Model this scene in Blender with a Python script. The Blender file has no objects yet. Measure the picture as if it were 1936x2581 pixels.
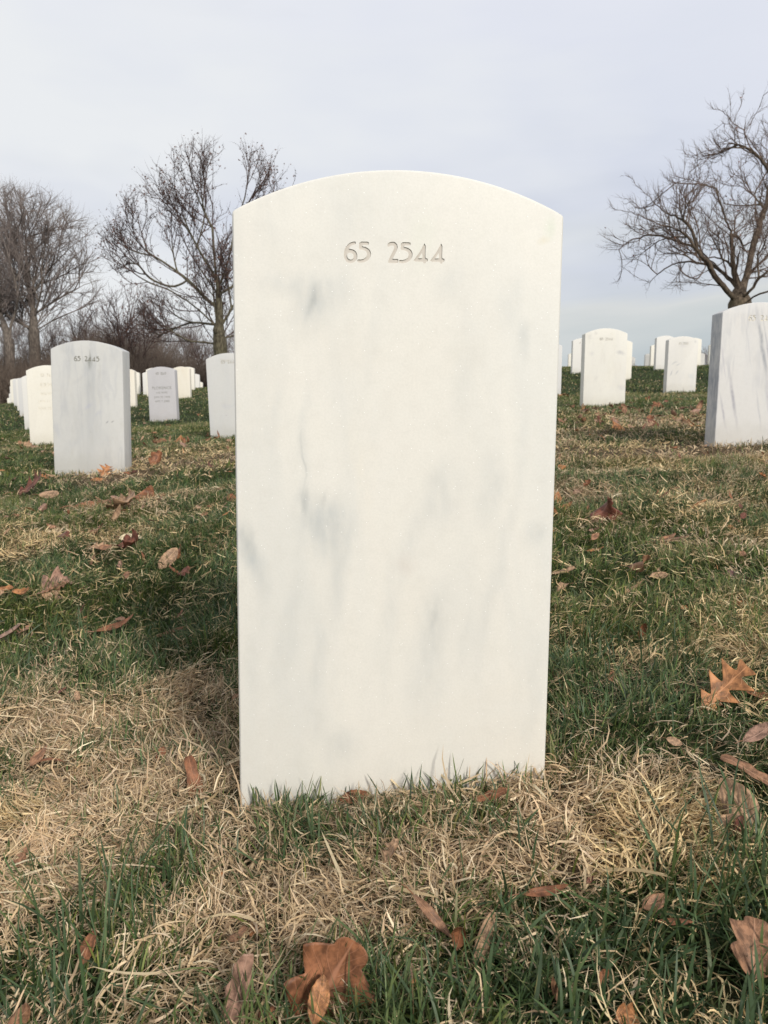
import bpy, bmesh, math, random
import numpy as np
from mathutils import Vector, Matrix, kdtree

C = bpy.context.scene.collection
PI = math.pi
# ------------------------------------------------------------------ camera
CAM_Z = 0.42                      # metres above the foot of the nearest stone
PITCH = math.radians(7.5)         # looking slightly down
W0, H0, F0 = 1936.0, 2581.0, 1939.0   # size of the photograph and focal length in its pixels
cam_d = bpy.data.cameras.new('camera')
cam_d.sensor_fit = 'VERTICAL'
cam_d.sensor_height = 34.6
cam_d.sensor_width = 34.6 * W0 / H0
cam_d.lens = 34.6 * F0 / H0
cam_d.clip_start = 0.02
cam_d.clip_end = 3000
cam_d.dof.use_dof = True
cam_d.dof.focus_distance = 0.86
cam_d.dof.aperture_fstop = 20.0
cam = bpy.data.objects.new('camera', cam_d)
C.objects.link(cam)
cam.location = (0, 0, CAM_Z)
cam.rotation_euler = (PI / 2 - PITCH, 0, 0)
bpy.context.scene.camera = cam

# ------------------------------------------------------------------ world, sun
SUN_EL, SUN_AZ = math.radians(32), math.radians(152)   # azimuth from +Y clockwise: behind the camera, to the right
to_sun = Vector((math.sin(SUN_AZ) * math.cos(SUN_EL), math.cos(SUN_AZ) * math.cos(SUN_EL), math.sin(SUN_EL)))
world = bpy.data.worlds.new('World')
bpy.context.scene.world = world
world.use_nodes = True
nt = world.node_tree
nt.nodes.clear()
out = nt.nodes.new('ShaderNodeOutputWorld')
addn = nt.nodes.new('ShaderNodeAddShader')
bg1 = nt.nodes.new('ShaderNodeBackground')
bg2 = nt.nodes.new('ShaderNodeBackground')
sky = nt.nodes.new('ShaderNodeTexSky')
sky.sky_type = 'NISHITA'
sky.sun_disc = False
sky.sun_elevation = SUN_EL
sky.sun_rotation = SUN_AZ
bg1.inputs[1].default_value = 0.0012
nt.links.new(sky.outputs[0], bg1.inputs[0])
tc = nt.nodes.new('ShaderNodeTexCoord')
sep = nt.nodes.new('ShaderNodeSeparateXYZ')
nt.links.new(tc.outputs['Generated'], sep.inputs[0])
mp = nt.nodes.new('ShaderNodeMapping')
mp.inputs['Scale'].default_value = (1.1, 1.1, 7.0)
mp.inputs['Location'].default_value = (2.3, 0.4, 0.9)
nt.links.new(tc.outputs['Generated'], mp.inputs[0])
nz = nt.nodes.new('ShaderNodeTexNoise')
nz.inputs['Scale'].default_value = 1.5
nz.inputs['Detail'].default_value = 5
nz.inputs['Roughness'].default_value = 0.5
nz.inputs['Distortion'].default_value = 0.5
nt.links.new(mp.outputs[0], nz.inputs['Vector'])
mr = nt.nodes.new('ShaderNodeMath'); mr.operation = 'MULTIPLY_ADD'
mr.inputs[1].default_value = 0.34
mr.inputs[2].default_value = -0.17
nt.links.new(nz.outputs['Fac'], mr.inputs[0])
ad = nt.nodes.new('ShaderNodeMath'); ad.operation = 'ADD'
nt.links.new(mr.outputs[0], ad.inputs[0]); nt.links.new(sep.outputs['Z'], ad.inputs[1])
ramp = nt.nodes.new('ShaderNodeValToRGB')
el = ramp.color_ramp.elements
stops = [(0.0, (.48, .53, .55)), (.06, (.51, .565, .59)), (.10, (.60, .64, .65)), (.14, (.68, .70, .70)), (.18, (.61, .65, .71)),
         (.25, (.64, .68, .78)), (.32, (.71, .745, .835)), (.46, (.765, .79, .87)), (.62, (.50, .53, .60)), (1.0, (.36, .38, .44))]
el[0].position, el[0].color = stops[0][0], (*stops[0][1], 1)
el[1].position, el[1].color = stops[-1][0], (*stops[-1][1], 1)
for p, c in stops[1:-1]:
    e = el.new(p); e.color = (*c, 1)
nt.links.new(ad.outputs[0], ramp.inputs[0])
# broad paler cloud patches
mp2 = nt.nodes.new('ShaderNodeMapping'); mp2.inputs['Scale'].default_value = (1.6, 1.6, 4.5)
mp2.inputs['Location'].default_value = (0.2, 3.1, 0.3)
nt.links.new(tc.outputs['Generated'], mp2.inputs[0])
nz2 = nt.nodes.new('ShaderNodeTexNoise'); nz2.inputs['Scale'].default_value = 1.3; nz2.inputs['Detail'].default_value = 4
nt.links.new(mp2.outputs[0], nz2.inputs['Vector'])
gx = nt.nodes.new('ShaderNodeMath'); gx.operation = 'MULTIPLY_ADD'; gx.inputs[1].default_value = -0.42
nt.links.new(sep.outputs['X'], gx.inputs[0]); nt.links.new(nz2.outputs['Fac'], gx.inputs[2])
mr2 = nt.nodes.new('ShaderNodeMapRange'); mr2.inputs[1].default_value = .42; mr2.inputs[2].default_value = .68
mr2.inputs[4].default_value = 0.95
nt.links.new(gx.outputs[0], mr2.inputs[0])
mixc = nt.nodes.new('ShaderNodeMix'); mixc.data_type = 'RGBA'
mixc.inputs[7].default_value = (.83, .85, .87, 1)
nt.links.new(mr2.outputs[0], mixc.inputs[0]); nt.links.new(ramp.outputs[0], mixc.inputs[6])
nt.links.new(mixc.outputs[2], bg2.inputs[0])
bg2.inputs[1].default_value = 1.0
nt.links.new(bg1.outputs[0], addn.inputs[0]); nt.links.new(bg2.outputs[0], addn.inputs[1])
nt.links.new(addn.outputs[0], out.inputs[0])
sun_d = bpy.data.lights.new('sun', 'SUN')
sun_d.energy = 3.35
sun_d.angle = math.radians(9)
sun_d.color = (1.0, 0.945, 0.86)
sun = bpy.data.objects.new('sun', sun_d); C.objects.link(sun)
sun.rotation_euler = to_sun.to_track_quat('Z', 'Y').to_euler()
sc = bpy.context.scene
sc.view_settings.view_transform = 'Standard'
sc.view_settings.look = 'None'
sc.view_settings.exposure = 0.0
sc.view_settings.gamma = 1.0
sc.cycles.max_bounces = 6
sc.cycles.diffuse_bounces = 3
sc.cycles.transparent_max_bounces = 4

# ------------------------------------------------------------------ projection helpers
cp, sp = math.cos(PITCH), math.sin(PITCH)
def P(u, v, D):
    """World point seen at photo pixel (u, v) at depth D along the view axis."""
    a, b = (u - W0 / 2) / F0, (H0 / 2 - v) / F0
    return np.array([D * a, D * (cp + b * sp), CAM_Z + D * (-sp + b * cp)])

# ------------------------------------------------------------------ stones: measured places
# name: u centre of front face foot, v foot, D, height m, yaw, roll, lean
ST = {
 'hero': dict(u=990, v=1990, D=.832, h=.642, yaw=1.2, roll=.5, lean=.8),
 'A':  dict(u=226, v=1188, D=3.60, h=.600, yaw=0, roll=1.3, lean=0),
 'B':  dict(u=130, v=1121, D=5.95, h=.605, yaw=0, roll=0, lean=0),
 'K1': dict(u=98, v=1077, D=8.9, h=.61, yaw=0, roll=-.5, lean=0),
 'K2': dict(u=76, v=1046, D=12.2, h=.60, yaw=0, roll=0, lean=0),
 'K3': dict(u=66, v=1033, D=14.5, h=.60, yaw=0, roll=0, lean=0),
 'K4': dict(u=54, v=1022, D=17.2, h=.60, yaw=0, roll=0, lean=0),
 'K5': dict(u=45, v=1015, D=19.8, h=.61, yaw=0, roll=0, lean=0),
 'C':  dict(u=412, v=1061, D=9.15, h=.635, yaw=-3, roll=-1, lean=0),
 'D1': dict(u=389, v=997, D=17.0, h=.60, yaw=0, roll=0, lean=0),
 'D2': dict(u=377, v=994, D=20.0, h=.58, yaw=0, roll=0, lean=0),
 'E':  dict(u=459, v=1004, D=15.0, h=.61, yaw=-2, roll=0, lean=0),
 'F':  dict(u=475, v=983, D=20.6, h=.61, yaw=0, roll=0, lean=0),
 'J1': dict(u=316, v=1026, D=12.3, h=.61, yaw=0, roll=0, lean=0),
 'J2': dict(u=337, v=993, D=20.5, h=.59, yaw=0, roll=0, lean=0),
 'L':  dict(u=587, v=1101, D=5.65, h=.605, yaw=0, roll=-1.8, lean=0),
 'R0': dict(u=1378, v=996, D=8.9, h=.60, yaw=0, roll=0, lean=0),
 'R1': dict(u=1465, v=940, D=13.8, h=.61, yaw=0, roll=0, lean=0),
 'R2': dict(u=1522, v=1024, D=6.05, h=.600, yaw=0, roll=0, lean=0),
 'R3': dict(u=1564, v=957, D=11.9, h=.605, yaw=0, roll=0, lean=0),
 'S1': dict(u=1716, v=987, D=8.65, h=.61, yaw=0, roll=.5, lean=0),
 'S2': dict(u=1747, v=922, D=17.0, h=.605, yaw=0, roll=0, lean=0),
 'T1': dict(u=1675, v=932, D=13.9, h=.605, yaw=0, roll=0, lean=0),
 'T2': dict(u=1655, v=925, D=20.4, h=.59, yaw=0, roll=0, lean=0),
 'U':  dict(u=1802, v=922, D=20.4, h=.575, yaw=0, roll=0, lean=0),
 'V':  dict(u=1825, v=955, D=11.6, h=.59, yaw=0, roll=0, lean=0),
 'W':  dict(u=1900, v=1114, D=3.22, h=.570, yaw=0, roll=.4, lean=0),
}
FAR = {   # beyond the crest: foot hidden, top measured
 'K6': (38, 971, 23.0), 'K7': (34, 990, 27.0), 'K8': (28, 1002, 31.0),
 'G': (490, 942, 26.5), 'H': (500, 962, 31.0), 'I': (505, 975, 36.0),
 'R1b': (1445, 890, 27.5), 'R3b': (1590, 899, 27.5), 'S3': (1766, 890, 27.5), 'T3': (1639, 891, 27.0), 'T4': (1635, 907, 34.0),
}
ctrl = []
for k, s in ST.items():
    s['p'] = P(s['u'], s['v'], s['D']); ctrl.append(s['p'] - np.array([0, 0, .013 if k == 'hero' else .01]))
ctrl.append(P(606, 2024, .834) - np.array([0, 0, .024])); ctrl.append(P(1374, 1958, .826) - np.array([0, 0, .012]))
for k, (u, vt, D) in FAR.items():
    p = P(u, vt, D); p[2] -= .6
    ST[k] = dict(u=u, v=0, D=D, h=.60, yaw=0, roll=0, lean=0, p=p); ctrl.append(p)
ctrl += [np.array([x, y, z]) for x, y, z in [(-.4, .35, -.045), (.4, .35, -.005), (0, 0, -.03), (-2, 0, -.13), (2, 0, .07),
        (-12, 8, -.4), (14, 8, .95), (-16, 22, .1), (18, 22, 1.9), (-20, 35, -.2), (22, 34, 2.2), (5, 34, 1.5)]]
ctrl = np.array(ctrl)
def _phi(r): return r * r * np.log(r + 1e-9)
def warp(x, y):   # compress distance so the fit is even
    s = 8.0
    return x / (1 + np.abs(y) / s), s * np.log1p(np.maximum(y, -2) / s)
cx, cy = warp(ctrl[:, 0], ctrl[:, 1])
n = len(ctrl)
K = _phi(np.hypot(cx[:, None] - cx, cy[:, None] - cy)) + np.eye(n) * 0.004
Q = np.c_[np.ones(n), cx, cy]
A_ = np.block([[K, Q], [Q.T, np.zeros((3, 3))]])
sol = np.linalg.solve(A_, np.r_[ctrl[:, 2], 0, 0, 0])
wv, av = sol[:n], sol[n:]
def H(x, y):
    """Height of the smooth hillside."""
    x = np.asarray(x, float); y = np.asarray(y, float)
    shp = np.broadcast(x, y).shape
    x = np.broadcast_to(x, shp).ravel(); y = np.broadcast_to(y, shp).ravel()
    yc = np.where(y > 30, 30 + 6 * np.tanh((y - 30) / 6), y)
    yc = np.where(yc < -.5, -.5 + np.tanh(yc + .5), yc)
    xl = 2.5 + .62 * np.maximum(yc, 0)
    xc = np.where(np.abs(x) > xl, np.sign(x) * (xl + 4 * np.tanh((np.abs(x) - xl) / 4)), x)
    X, Y = warp(xc, yc)
    z = av[0] + av[1] * X + av[2] * Y
    for i in range(n):
        z = z + wv[i] * _phi(np.hypot(X - cx[i], Y - cy[i]))
    d = np.maximum(y - 30, 0)
    z = z - .035 * (np.sqrt(d * d + 36) - 6) * np.where(d > 0, 1, 0) 
    return np.maximum(z, -9 + 0 * z).reshape(shp)

rng = np.random.default_rng(7)
_tab = rng.random((256, 256))
def vnoise(x, y):
    xi = np.floor(x).astype(int); yi = np.floor(y).astype(int)
    fx = x - xi; fy = y - yi
    fx = fx * fx * (3 - 2 * fx); fy = fy * fy * (3 - 2 * fy)
    a = _tab[xi & 255, yi & 255]; b = _tab[(xi + 1) & 255, yi & 255]
    c = _tab[xi & 255, (yi + 1) & 255]; d = _tab[(xi + 1) & 255, (yi + 1) & 255]
    return (a * (1 - fx) + b * fx) * (1 - fy) + (c * (1 - fx) + d * fx) * fy
def fbm(x, y, o=3):
    s = 0; a = .5; t = 0
    for i in range(o):
        s = s + a * vnoise(x + 17 * i, y + 31 * i); t += a; a *= .5; x = x * 2.03; y = y * 2.03
    return s / t
def G(x, y):
    """Ground with its small humps."""
    x = np.asarray(x, float); y = np.asarray(y, float)
    near = np.clip(1 - (y - 6) / 14, .15, 1)
    return H(x, y) + ((fbm(x * 7 + 50, y * 7 + 50) - .5) * .030 + (fbm(x * 1.6 + 9, y * 1.6 + 9) - .5) * .05) * near

def ray_ground(u, v, lift=0.0):
    lo, hi = .3, 60.0
    ds = np.exp(np.linspace(math.log(.3), math.log(60), 300))
    pts = np.array([P(u, v, d) for d in ds])
    g = H(pts[:, 0], pts[:, 1])
    below = np.nonzero(pts[:, 2] < g + lift)[0]
    d = ds[below[0]] if len(below) else 30.0
    return P(u, v, d), d

# ------------------------------------------------------------------ object helpers
def tag(o, label=None, cat=None, group=None, kind=None):
    if label: o['label'] = label
    if cat: o['category'] = cat
    if group: o['group'] = group
    if kind: o['kind'] = kind
    return o
def empty(name, loc, rot=(0, 0, 0)):
    o = bpy.data.objects.new(name, None); C.objects.link(o)
    o.empty_display_size = .1
    o.location = loc; o.rotation_euler = rot
    return o
def link_mesh(name, me, mat=None, parent=None):
    o = bpy.data.objects.new(name, me); C.objects.link(o)
    if mat: me.materials.clear(); me.materials.append(mat)
    if parent: o.parent = parent
    return o
def np_mesh(name, verts, faces_flat, loop_tot, smooth=False):
    me = bpy.data.meshes.new(name)
    nv = len(verts); me.vertices.add(nv)
    me.vertices.foreach_set('co', np.ascontiguousarray(verts, dtype=np.float32).ravel())
    me.loops.add(len(faces_flat)); me.loops.foreach_set('vertex_index', np.ascontiguousarray(faces_flat, dtype=np.int32))
    nf = len(loop_tot); me.polygons.add(nf)
    st = np.zeros(nf, np.int32); st[1:] = np.cumsum(loop_tot)[:-1]
    me.polygons.foreach_set('loop_start', st)
    try: me.polygons.foreach_set('loop_total', np.asarray(loop_tot, np.int32))
    except Exception: pass
    me.update(calc_edges=True)
    if smooth: me.polygons.foreach_set('use_smooth', np.ones(nf, bool))
    return me
def add_attr(me, name, vals, typ='FLOAT_COLOR'):
    a = me.attributes.new(name, typ, 'POINT')
    if typ == 'FLOAT_COLOR': a.data.foreach_set('color', np.ascontiguousarray(vals, dtype=np.float32).ravel())
    else: a.data.foreach_set('value', np.ascontiguousarray(vals, dtype=np.float32).ravel())

class NT:
    """tiny node-tree writer"""
    def __init__(s, name):
        s.m = bpy.data.materials.new(name); s.m.use_nodes = True
        s.t = s.m.node_tree; s.b = s.t.nodes['Principled BSDF']
    def n(s, typ, **kw):
        nd = s.t.nodes.new(typ)
        for k, v in kw.items():
            if k.startswith('i_'):
                key = k[2:]; key = int(key) if key.isdigit() else key.replace('_', ' ')
                nd.inputs[key].default_value = v
            else: setattr(nd, k, v)
        return nd
    def l(s, a, b): s.t.links.new(a, b)
    def math(s, op, a, b=None, c=None, clamp=False):
        nd = s.t.nodes.new('ShaderNodeMath'); nd.operation = op; nd.use_clamp = clamp
        for i, q in enumerate((a, b, c)):
            if q is None: continue
            if isinstance(q, (int, float)): nd.inputs[i].default_value = q
            else: s.l(q, nd.inputs[i])
        return nd.outputs[0]
    def mix(s, f, a, b, blend='MIX'):
        nd = s.t.nodes.new('ShaderNodeMix'); nd.data_type = 'RGBA'; nd.blend_type = blend
        for i, q in ((0, f), (6, a), (7, b)):
            if isinstance(q, (int, float)): nd.inputs[i].default_value = q
            elif isinstance(q, tuple): nd.inputs[i].default_value = (*q[:3], 1)
            else: s.l(q, nd.inputs[i])
        return nd.outputs[2]
    def noise(s, vec, scale, detail=3, rough=.5, dist=0.0):
        nd = s.n('ShaderNodeTexNoise'); nd.inputs['Scale'].default_value = scale; nd.inputs['Detail'].default_value = detail
        nd.inputs['Roughness'].default_value = rough; nd.inputs['Distortion'].default_value = dist
        s.l(vec, nd.inputs['Vector']); return nd.outputs['Fac']
    def maprange(s, v, a, b, c=0.0, d=1.0, smooth=True):
        nd = s.n('ShaderNodeMapRange'); nd.interpolation_type = 'SMOOTHSTEP' if smooth else 'LINEAR'
        for i, q in ((1, a), (2, b), (3, c), (4, d)): nd.inputs[i].default_value = q
        s.l(v, nd.inputs[0]); return nd.outputs[0]

# ------------------------------------------------------------------ marble
def marble(name, base, shade, blobs=(), streak=.25, vein=0.0, seed=0.0, dirt=.15, foot=.35, sparkle=False, tiltv=0.0, warp=.05):
    M = NT(name)
    tcn = M.n('ShaderNodeTexCoord')
    ob = M.n('ShaderNodeVectorMath', operation='ADD'); ob.inputs[1].default_value = (seed * 1.7, seed * .9, seed * 2.3)
    M.l(tcn.outputs['Object'], ob.inputs[0]); vec0 = tcn.outputs['Object']; vec = ob.outputs[0]
    wn = M.n('ShaderNodeTexNoise'); wn.inputs['Scale'].default_value = 9; wn.inputs['Detail'].default_value = 4
    M.l(vec, wn.inputs['Vector'])
    wsub = M.n('ShaderNodeVectorMath', operation='SUBTRACT'); wsub.inputs[1].default_value = (.5, .5, .5); M.l(wn.outputs['Color'], wsub.inputs[0])
    wsc = M.n('ShaderNodeVectorMath', operation='SCALE'); wsc.inputs['Scale'].default_value = warp; M.l(wsub.outputs[0], wsc.inputs[0])
    wad = M.n('ShaderNodeVectorMath', operation='ADD'); M.l(vec0, wad.inputs[0]); M.l(wsc.outputs[0], wad.inputs[1]); wv_ = wad.outputs[0]
    st_ = M.n('ShaderNodeMapping'); st_.inputs['Scale'].default_value = (9, 9, 2.2); st_.inputs['Rotation'].default_value = (0, math.radians(tiltv), 0)
    M.l(vec, st_.inputs[0])
    s1 = M.maprange(M.noise(st_.outputs[0], 1.0, 5, .55, .6), .42, .75)
    col = M.mix(M.math('MULTIPLY', s1, streak), base, shade)
    warm = M.maprange(M.noise(vec, 5.5, 4, .6, .5), .5, .8)
    col = M.mix(M.math('MULTIPLY', warm, .22), col, (base[0] * .95, base[1] * .90, base[2] * .84))
    if vein > 0:
        vm = M.n('ShaderNodeMapping'); vm.inputs['Scale'].default_value = (13, 8, 1.5); vm.inputs['Rotation'].default_value = (0, math.radians(tiltv), 0)
        M.l(wv_, vm.inputs[0])
        nn = M.noise(vm.outputs[0], 1.0, 4, .55, .3)
        rid = M.math('SUBTRACT', 1.0, M.math('ABSOLUTE', M.math('MULTIPLY_ADD', nn, 2, -1)))
        rv = M.maprange(rid, .90, 1.0)
        br = M.maprange(M.noise(vec, 5, 3), .38, .6)
        col = M.mix(M.math('MULTIPLY', M.math('MULTIPLY', rv, br), vein), col, (.28, .30, .36))
    fm = M.n('ShaderNodeMapping'); fm.inputs['Scale'].default_value = (70, 70, 26); M.l(vec, fm.inputs[0])
    fibre = M.maprange(M.noise(fm.outputs[0], 1.0, 5, .65), .28, .72, .45, 1.35)
    for (bx, bz, rx, rz, rot, s, c) in blobs:
        m_ = M.n('ShaderNodeMapping', vector_type='TEXTURE')
        m_.inputs['Location'].default_value = (bx, 0, bz)
        m_.inputs['Rotation'].default_value = (0, rot, 0)
        m_.inputs['Scale'].default_value = (rx, 1e3, rz)
        M.l(wv_, m_.inputs[0])
        ln = M.n('ShaderNodeVectorMath', operation='LENGTH'); M.l(m_.outputs[0], ln.inputs[0])
        f = M.maprange(ln.outputs['Value'], 0.0, 1.15, s, 0.0)
        col = M.mix(M.math('MULTIPLY', f, fibre, None, True), col, c)
    # fine crystalline grain and small pits
    gr = M.noise(vec0, 420, 3, .7)
    col = M.mix(M.maprange(gr, .35, .7, 0, .20), col, (base[0] * .72, base[1] * .74, base[2] * .72))
    mg = M.noise(vec0, 55, 5, .75)
    col = M.mix(M.maprange(mg, .42, .72, 0, .24), col, (base[0] * .80, base[1] * .80, base[2] * .79))
    if dirt > 0:
        dn = M.maprange(M.noise(vec, 60, 5, .7), .62, .74)
        dm = M.maprange(M.noise(vec, 7, 3), .5, .7)
        col = M.mix(M.math('MULTIPLY', M.math('MULTIPLY', dn, dm), dirt), col, (.22, .21, .18))
        topm = M.maprange(M.noise(st_.outputs[0], 3.0, 4, .65), .5, .8)
        col = M.mix(M.math('MULTIPLY', topm, dirt * .5), col, (.45, .42, .34))
    pv = M.n('ShaderNodeTexVoronoi'); pv.inputs['Scale'].default_value = 90; M.l(vec, pv.inputs['Vector'])
    pc = M.n('ShaderNodeSeparateColor'); M.l(pv.outputs['Color'], pc.inputs[0])
    pit = M.math('MULTIPLY', M.math('GREATER_THAN', pc.outputs[1], .982), M.math('LESS_THAN', pv.outputs['Distance'], .10))
    col = M.mix(M.math('MULTIPLY', pit, .7), col, (.20, .18, .15))
    sz = M.n('ShaderNodeSeparateXYZ'); M.l(vec0, sz.inputs[0])
    # soil splash near the foot of the stone
    sn = M.math('MULTIPLY_ADD', M.noise(vec, 18, 4, .6), .12, -.05)
    fz = M.maprange(M.math('SUBTRACT', sz.outputs['Z'], sn), 0.0, .10, foot, 0.0)
    col = M.mix(fz, col, (base[0] * .70, base[1] * .68, base[2] * .62))
    M.l(col, M.b.inputs['Base Color'])
    if sparkle:  # crystal glints put into the base colour as near-white dots
        vo = M.n('ShaderNodeTexVoronoi'); vo.inputs['Scale'].default_value = 700; M.l(vec0, vo.inputs['Vector'])
        vs = M.n('ShaderNodeSeparateColor'); M.l(vo.outputs['Color'], vs.inputs[0])
        pick = M.math('GREATER_THAN', vs.outputs[0], .988)
        dot = M.math('LESS_THAN', vo.outputs['Distance'], .28)
        pk = M.math('MULTIPLY', pick, dot)
        col2 = M.mix(M.math('MULTIPLY', pk, .9), col, (1, 1, .98)); M.l(col2, M.b.inputs['Base Color'])
    M.b.inputs['Roughness'].default_value = .55
    M.b.inputs['Specular IOR Level'].default_value = .35
    bp = M.n('ShaderNodeBump'); bp.inputs['Strength'].default_value = .08; bp.inputs['Distance'].default_value = .0012
    bn = M.math('ADD', M.noise(vec0, 260, 3, .6), M.math('MULTIPLY', M.noise(vec0, 30, 3, .5), 1.5))
    M.l(bn, bp.inputs['Height']); M.l(bp.outputs[0], M.b.inputs['Normal'])
    return M.m

# ------------------------------------------------------------------ carved figures (drawn outlines; units 235 = cap height)
GLY = {
 '6': (160, [[(129,233),(129,215),(92,206),(66,190),(52,172),(48,150),(78,147),(112,138),(137,115),(148,82),(143,40),(118,10),(73,-4),(32,8),(8,42),(0,88),(6,140),(32,190),(72,222),(112,233)],
              [(70,118),(40,112),(26,95),(25,66),(42,36),(70,22),(98,28),(115,46),(117,82),(103,106)]]),
 '5': (355, [[(22,234),(123,234),(121,209),(48,209),(46,180),(90,173),(130,150),(150,112),(143,68),(118,33),(78,10),(35,2),(0,9),(0,28),(40,26),(80,38),(108,64),(116,98),(106,127),(80,146),(48,155),(18,155)]]),
 '2': (145, [[(15,3),(21,30),(67,125),(88,168),(84,194),(65,208),(40,206),(8,190),(5,208),(18,226),(48,238),(82,236),(108,214),(116,180),(103,142),(52,42),(80,38),(125,40),(121,2)]]),
 '4': (205, [[(133,234),(130,52),(160,50),(158,26),(135,24),(133,6),(120,6),(116,24),(0,26),(35,70),(80,135)],
              [(102,140),(112,52),(42,48),(60,80)]]),
 '3': (150, [[(5,225),(60,236),(110,220),(120,180),(95,135),(75,127),(115,110),(130,65),(105,15),(55,-2),(0,8),(0,30),(50,22),(90,40),(103,70),(85,105),(45,115),(45,133),(80,145),(95,178),(80,208),(50,213),(5,203)]]),
 '7': (145, [[(0,235),(125,235),(125,215),(50,0),(24,0),(92,208),(0,208)]]),
}
ADV = {'6': 162, '5': 172, '2': 145, '4': 200, '3': 160, '7': 145, ' ': 180}
def chaikin(pts):
    o = []
    for i in range(len(pts)):
        a, b = pts[i], pts[(i + 1) % len(pts)]
        o.append((a[0] * .82 + b[0] * .18, a[1] * .82 + b[1] * .18)); o.append((a[0] * .18 + b[0] * .82, a[1] * .18 + b[1] * .82))
    return o
def figures_curve(text, cap, cx_, base_z, word=None):
    cu = bpy.data.curves.new('carving', 'CURVE'); cu.dimensions = '2D'; cu.fill_mode = 'BOTH'; cu.offset = cap * .030
    s = cap / 235.0
    tw = sum(ADV[c] for c in text) - 30
    x = -tw / 2
    seen = 0
    for c in text:
        if c == ' ': seen += 1
        elif word is None or seen == word:
            for loop in GLY[c][1]:
                pts = chaikin(loop)
                sp_ = cu.splines.new('POLY'); sp_.points.add(len(pts) - 1); sp_.use_cyclic_u = True
                for q, (a, b) in zip(sp_.points, pts): q.co = ((x + a) * s + cx_, b * s + base_z, 0, 1)
        x += ADV[c]
    return cu
def text_curve(body, size, cx_, base_z):
    cu = bpy.data.curves.new('carving', 'FONT'); cu.body = body; cu.size = size; cu.align_x = 'CENTER'
    cu.offset_x = cx_; cu.offset_y = base_z; cu.space_character = 1.1
    return cu
def eval_mesh(ob):
    dg = bpy.context.evaluated_depsgraph_get(); dg.update()
    return bpy.data.meshes.new_from_object(ob.evaluated_get(dg))
ROT_FACE = Matrix.Rotation(PI / 2, 4, 'X')       # xy drawing -> xz face, looking at -y
def curve_to_mesh(cu, extrude, y):
    cu.extrude = extrude
    cu.fill_mode = 'BOTH'
    o = bpy.data.objects.new('tmp', cu); C.objects.link(o)
    bpy.context.view_layer.update()
    me = eval_mesh(o)
    bpy.data.objects.remove(o)
    me.transform(Matrix.Translation((0, y, 0)) @ ROT_FACE)
    return me

def stone_mesh(w, h, t, depth=.12, seg=28, sag=.0413):
    """Upright headstone: flat sides, shallow arched top, eased edges. Front face at y=0."""
    bm = bmesh.new()
    R = (w * w / 4 + sag * sag) / (2 * sag)
    pts = [(-w / 2, -depth), (w / 2, -depth)]
    a0 = math.asin(w / 2 / R)
    for i in range(seg + 1):
        a = a0 - 2 * a0 * i / seg
        pts.append((R * math.sin(a), h - R + R * math.cos(a)))
    f = bm.faces.new([bm.verts.new((x, 0, z)) for x, z in pts])
    r = bmesh.ops.extrude_face_region(bm, geom=[f])
    bmesh.ops.translate(bm, verts=[g for g in r['geom'] if isinstance(g, bmesh.types.BMVert)], vec=(0, t, 0))
    bmesh.ops.recalc_face_normals(bm, faces=bm.faces)
    bm.edges.ensure_lookup_table()
    ed = [e for e in bm.edges if len(e.link_faces) == 2 and e.calc_face_angle() > .35]
    bmesh.ops.bevel(bm, geom=ed, offset=.0042, segments=3, profile=.6, affect='EDGES', clamp_overlap=True)
    me = bpy.data.meshes.new('stone'); bm.to_mesh(me); bm.free()
    return me

STONE_GROUP = 'white marble headstones standing in rows on the hillside'
def headstone(key, mat, label, number=None, lines=(), cap=.0225, cut=.0022, ink=None, numz=None, numx=0.0, w=.33, lsize=.03):
    s = ST[key]
    p = s['p']
    root = empty('headstone', p, (math.radians(-s['lean']), math.radians(s['roll']), math.radians(s['yaw'])))
    tag(root, label, 'headstone', STONE_GROUP)
    h = s['h']
    me = stone_mesh(w, h, .102)
    body = link_mesh('slab', me, mat)
    cuts = []; sheets = []
    def do(fn, sheets_fn=None):
        c = fn(); m1 = curve_to_mesh(c, .003 + cut, 0.0)      # prism from -x to +x about the face
        m1.transform(Matrix.Translation((0, -.003, 0)))
        cuts.append(m1)
        for g_ in (sheets_fn or [fn]):
            m2 = curve_to_mesh(g_(), 0.0, cut * .86); sheets.append(m2)
    if number:
        bz = (h - .089) if numz is None else h - numz
        do(lambda: figures_curve(number, cap, numx, bz), [lambda: figures_curve(number, cap, numx, bz, 0), lambda: figures_curve(number, cap, numx, bz, 1)])
    for (tx, size, down) in lines:
        do(lambda: text_curve(tx, size, 0, h - down))
    for m1 in cuts:
        bq = bmesh.new(); bq.from_mesh(m1); bmesh.ops.remove_doubles(bq, verts=bq.verts, dist=1e-6)
        bmesh.ops.recalc_face_normals(bq, faces=bq.faces); bq.to_mesh(m1); bq.free(); m1.update()
        co = link_mesh('cutter', m1)
        md = body.modifiers.new('cut', 'BOOLEAN'); md.operation = 'DIFFERENCE'; md.object = co; md.solver = 'EXACT'; md.use_self = True
        bpy.context.view_layer.update()
        nm = eval_mesh(body)
        body.modifiers.clear(); body.data = nm
        nm.materials.clear(); nm.materials.append(mat)
        bpy.data.objects.remove(co)
    body.parent = root
    body.data.polygons.foreach_set('use_smooth', np.ones(len(body.data.polygons), bool))
    body.data.set_sharp_from_angle(angle=math.radians(33))
    for i, m2 in enumerate(sheets):
        link_mesh('carved_number' if (number and i < 2) else 'carved_line', m2, ink or mat, root)
    return root

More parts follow.
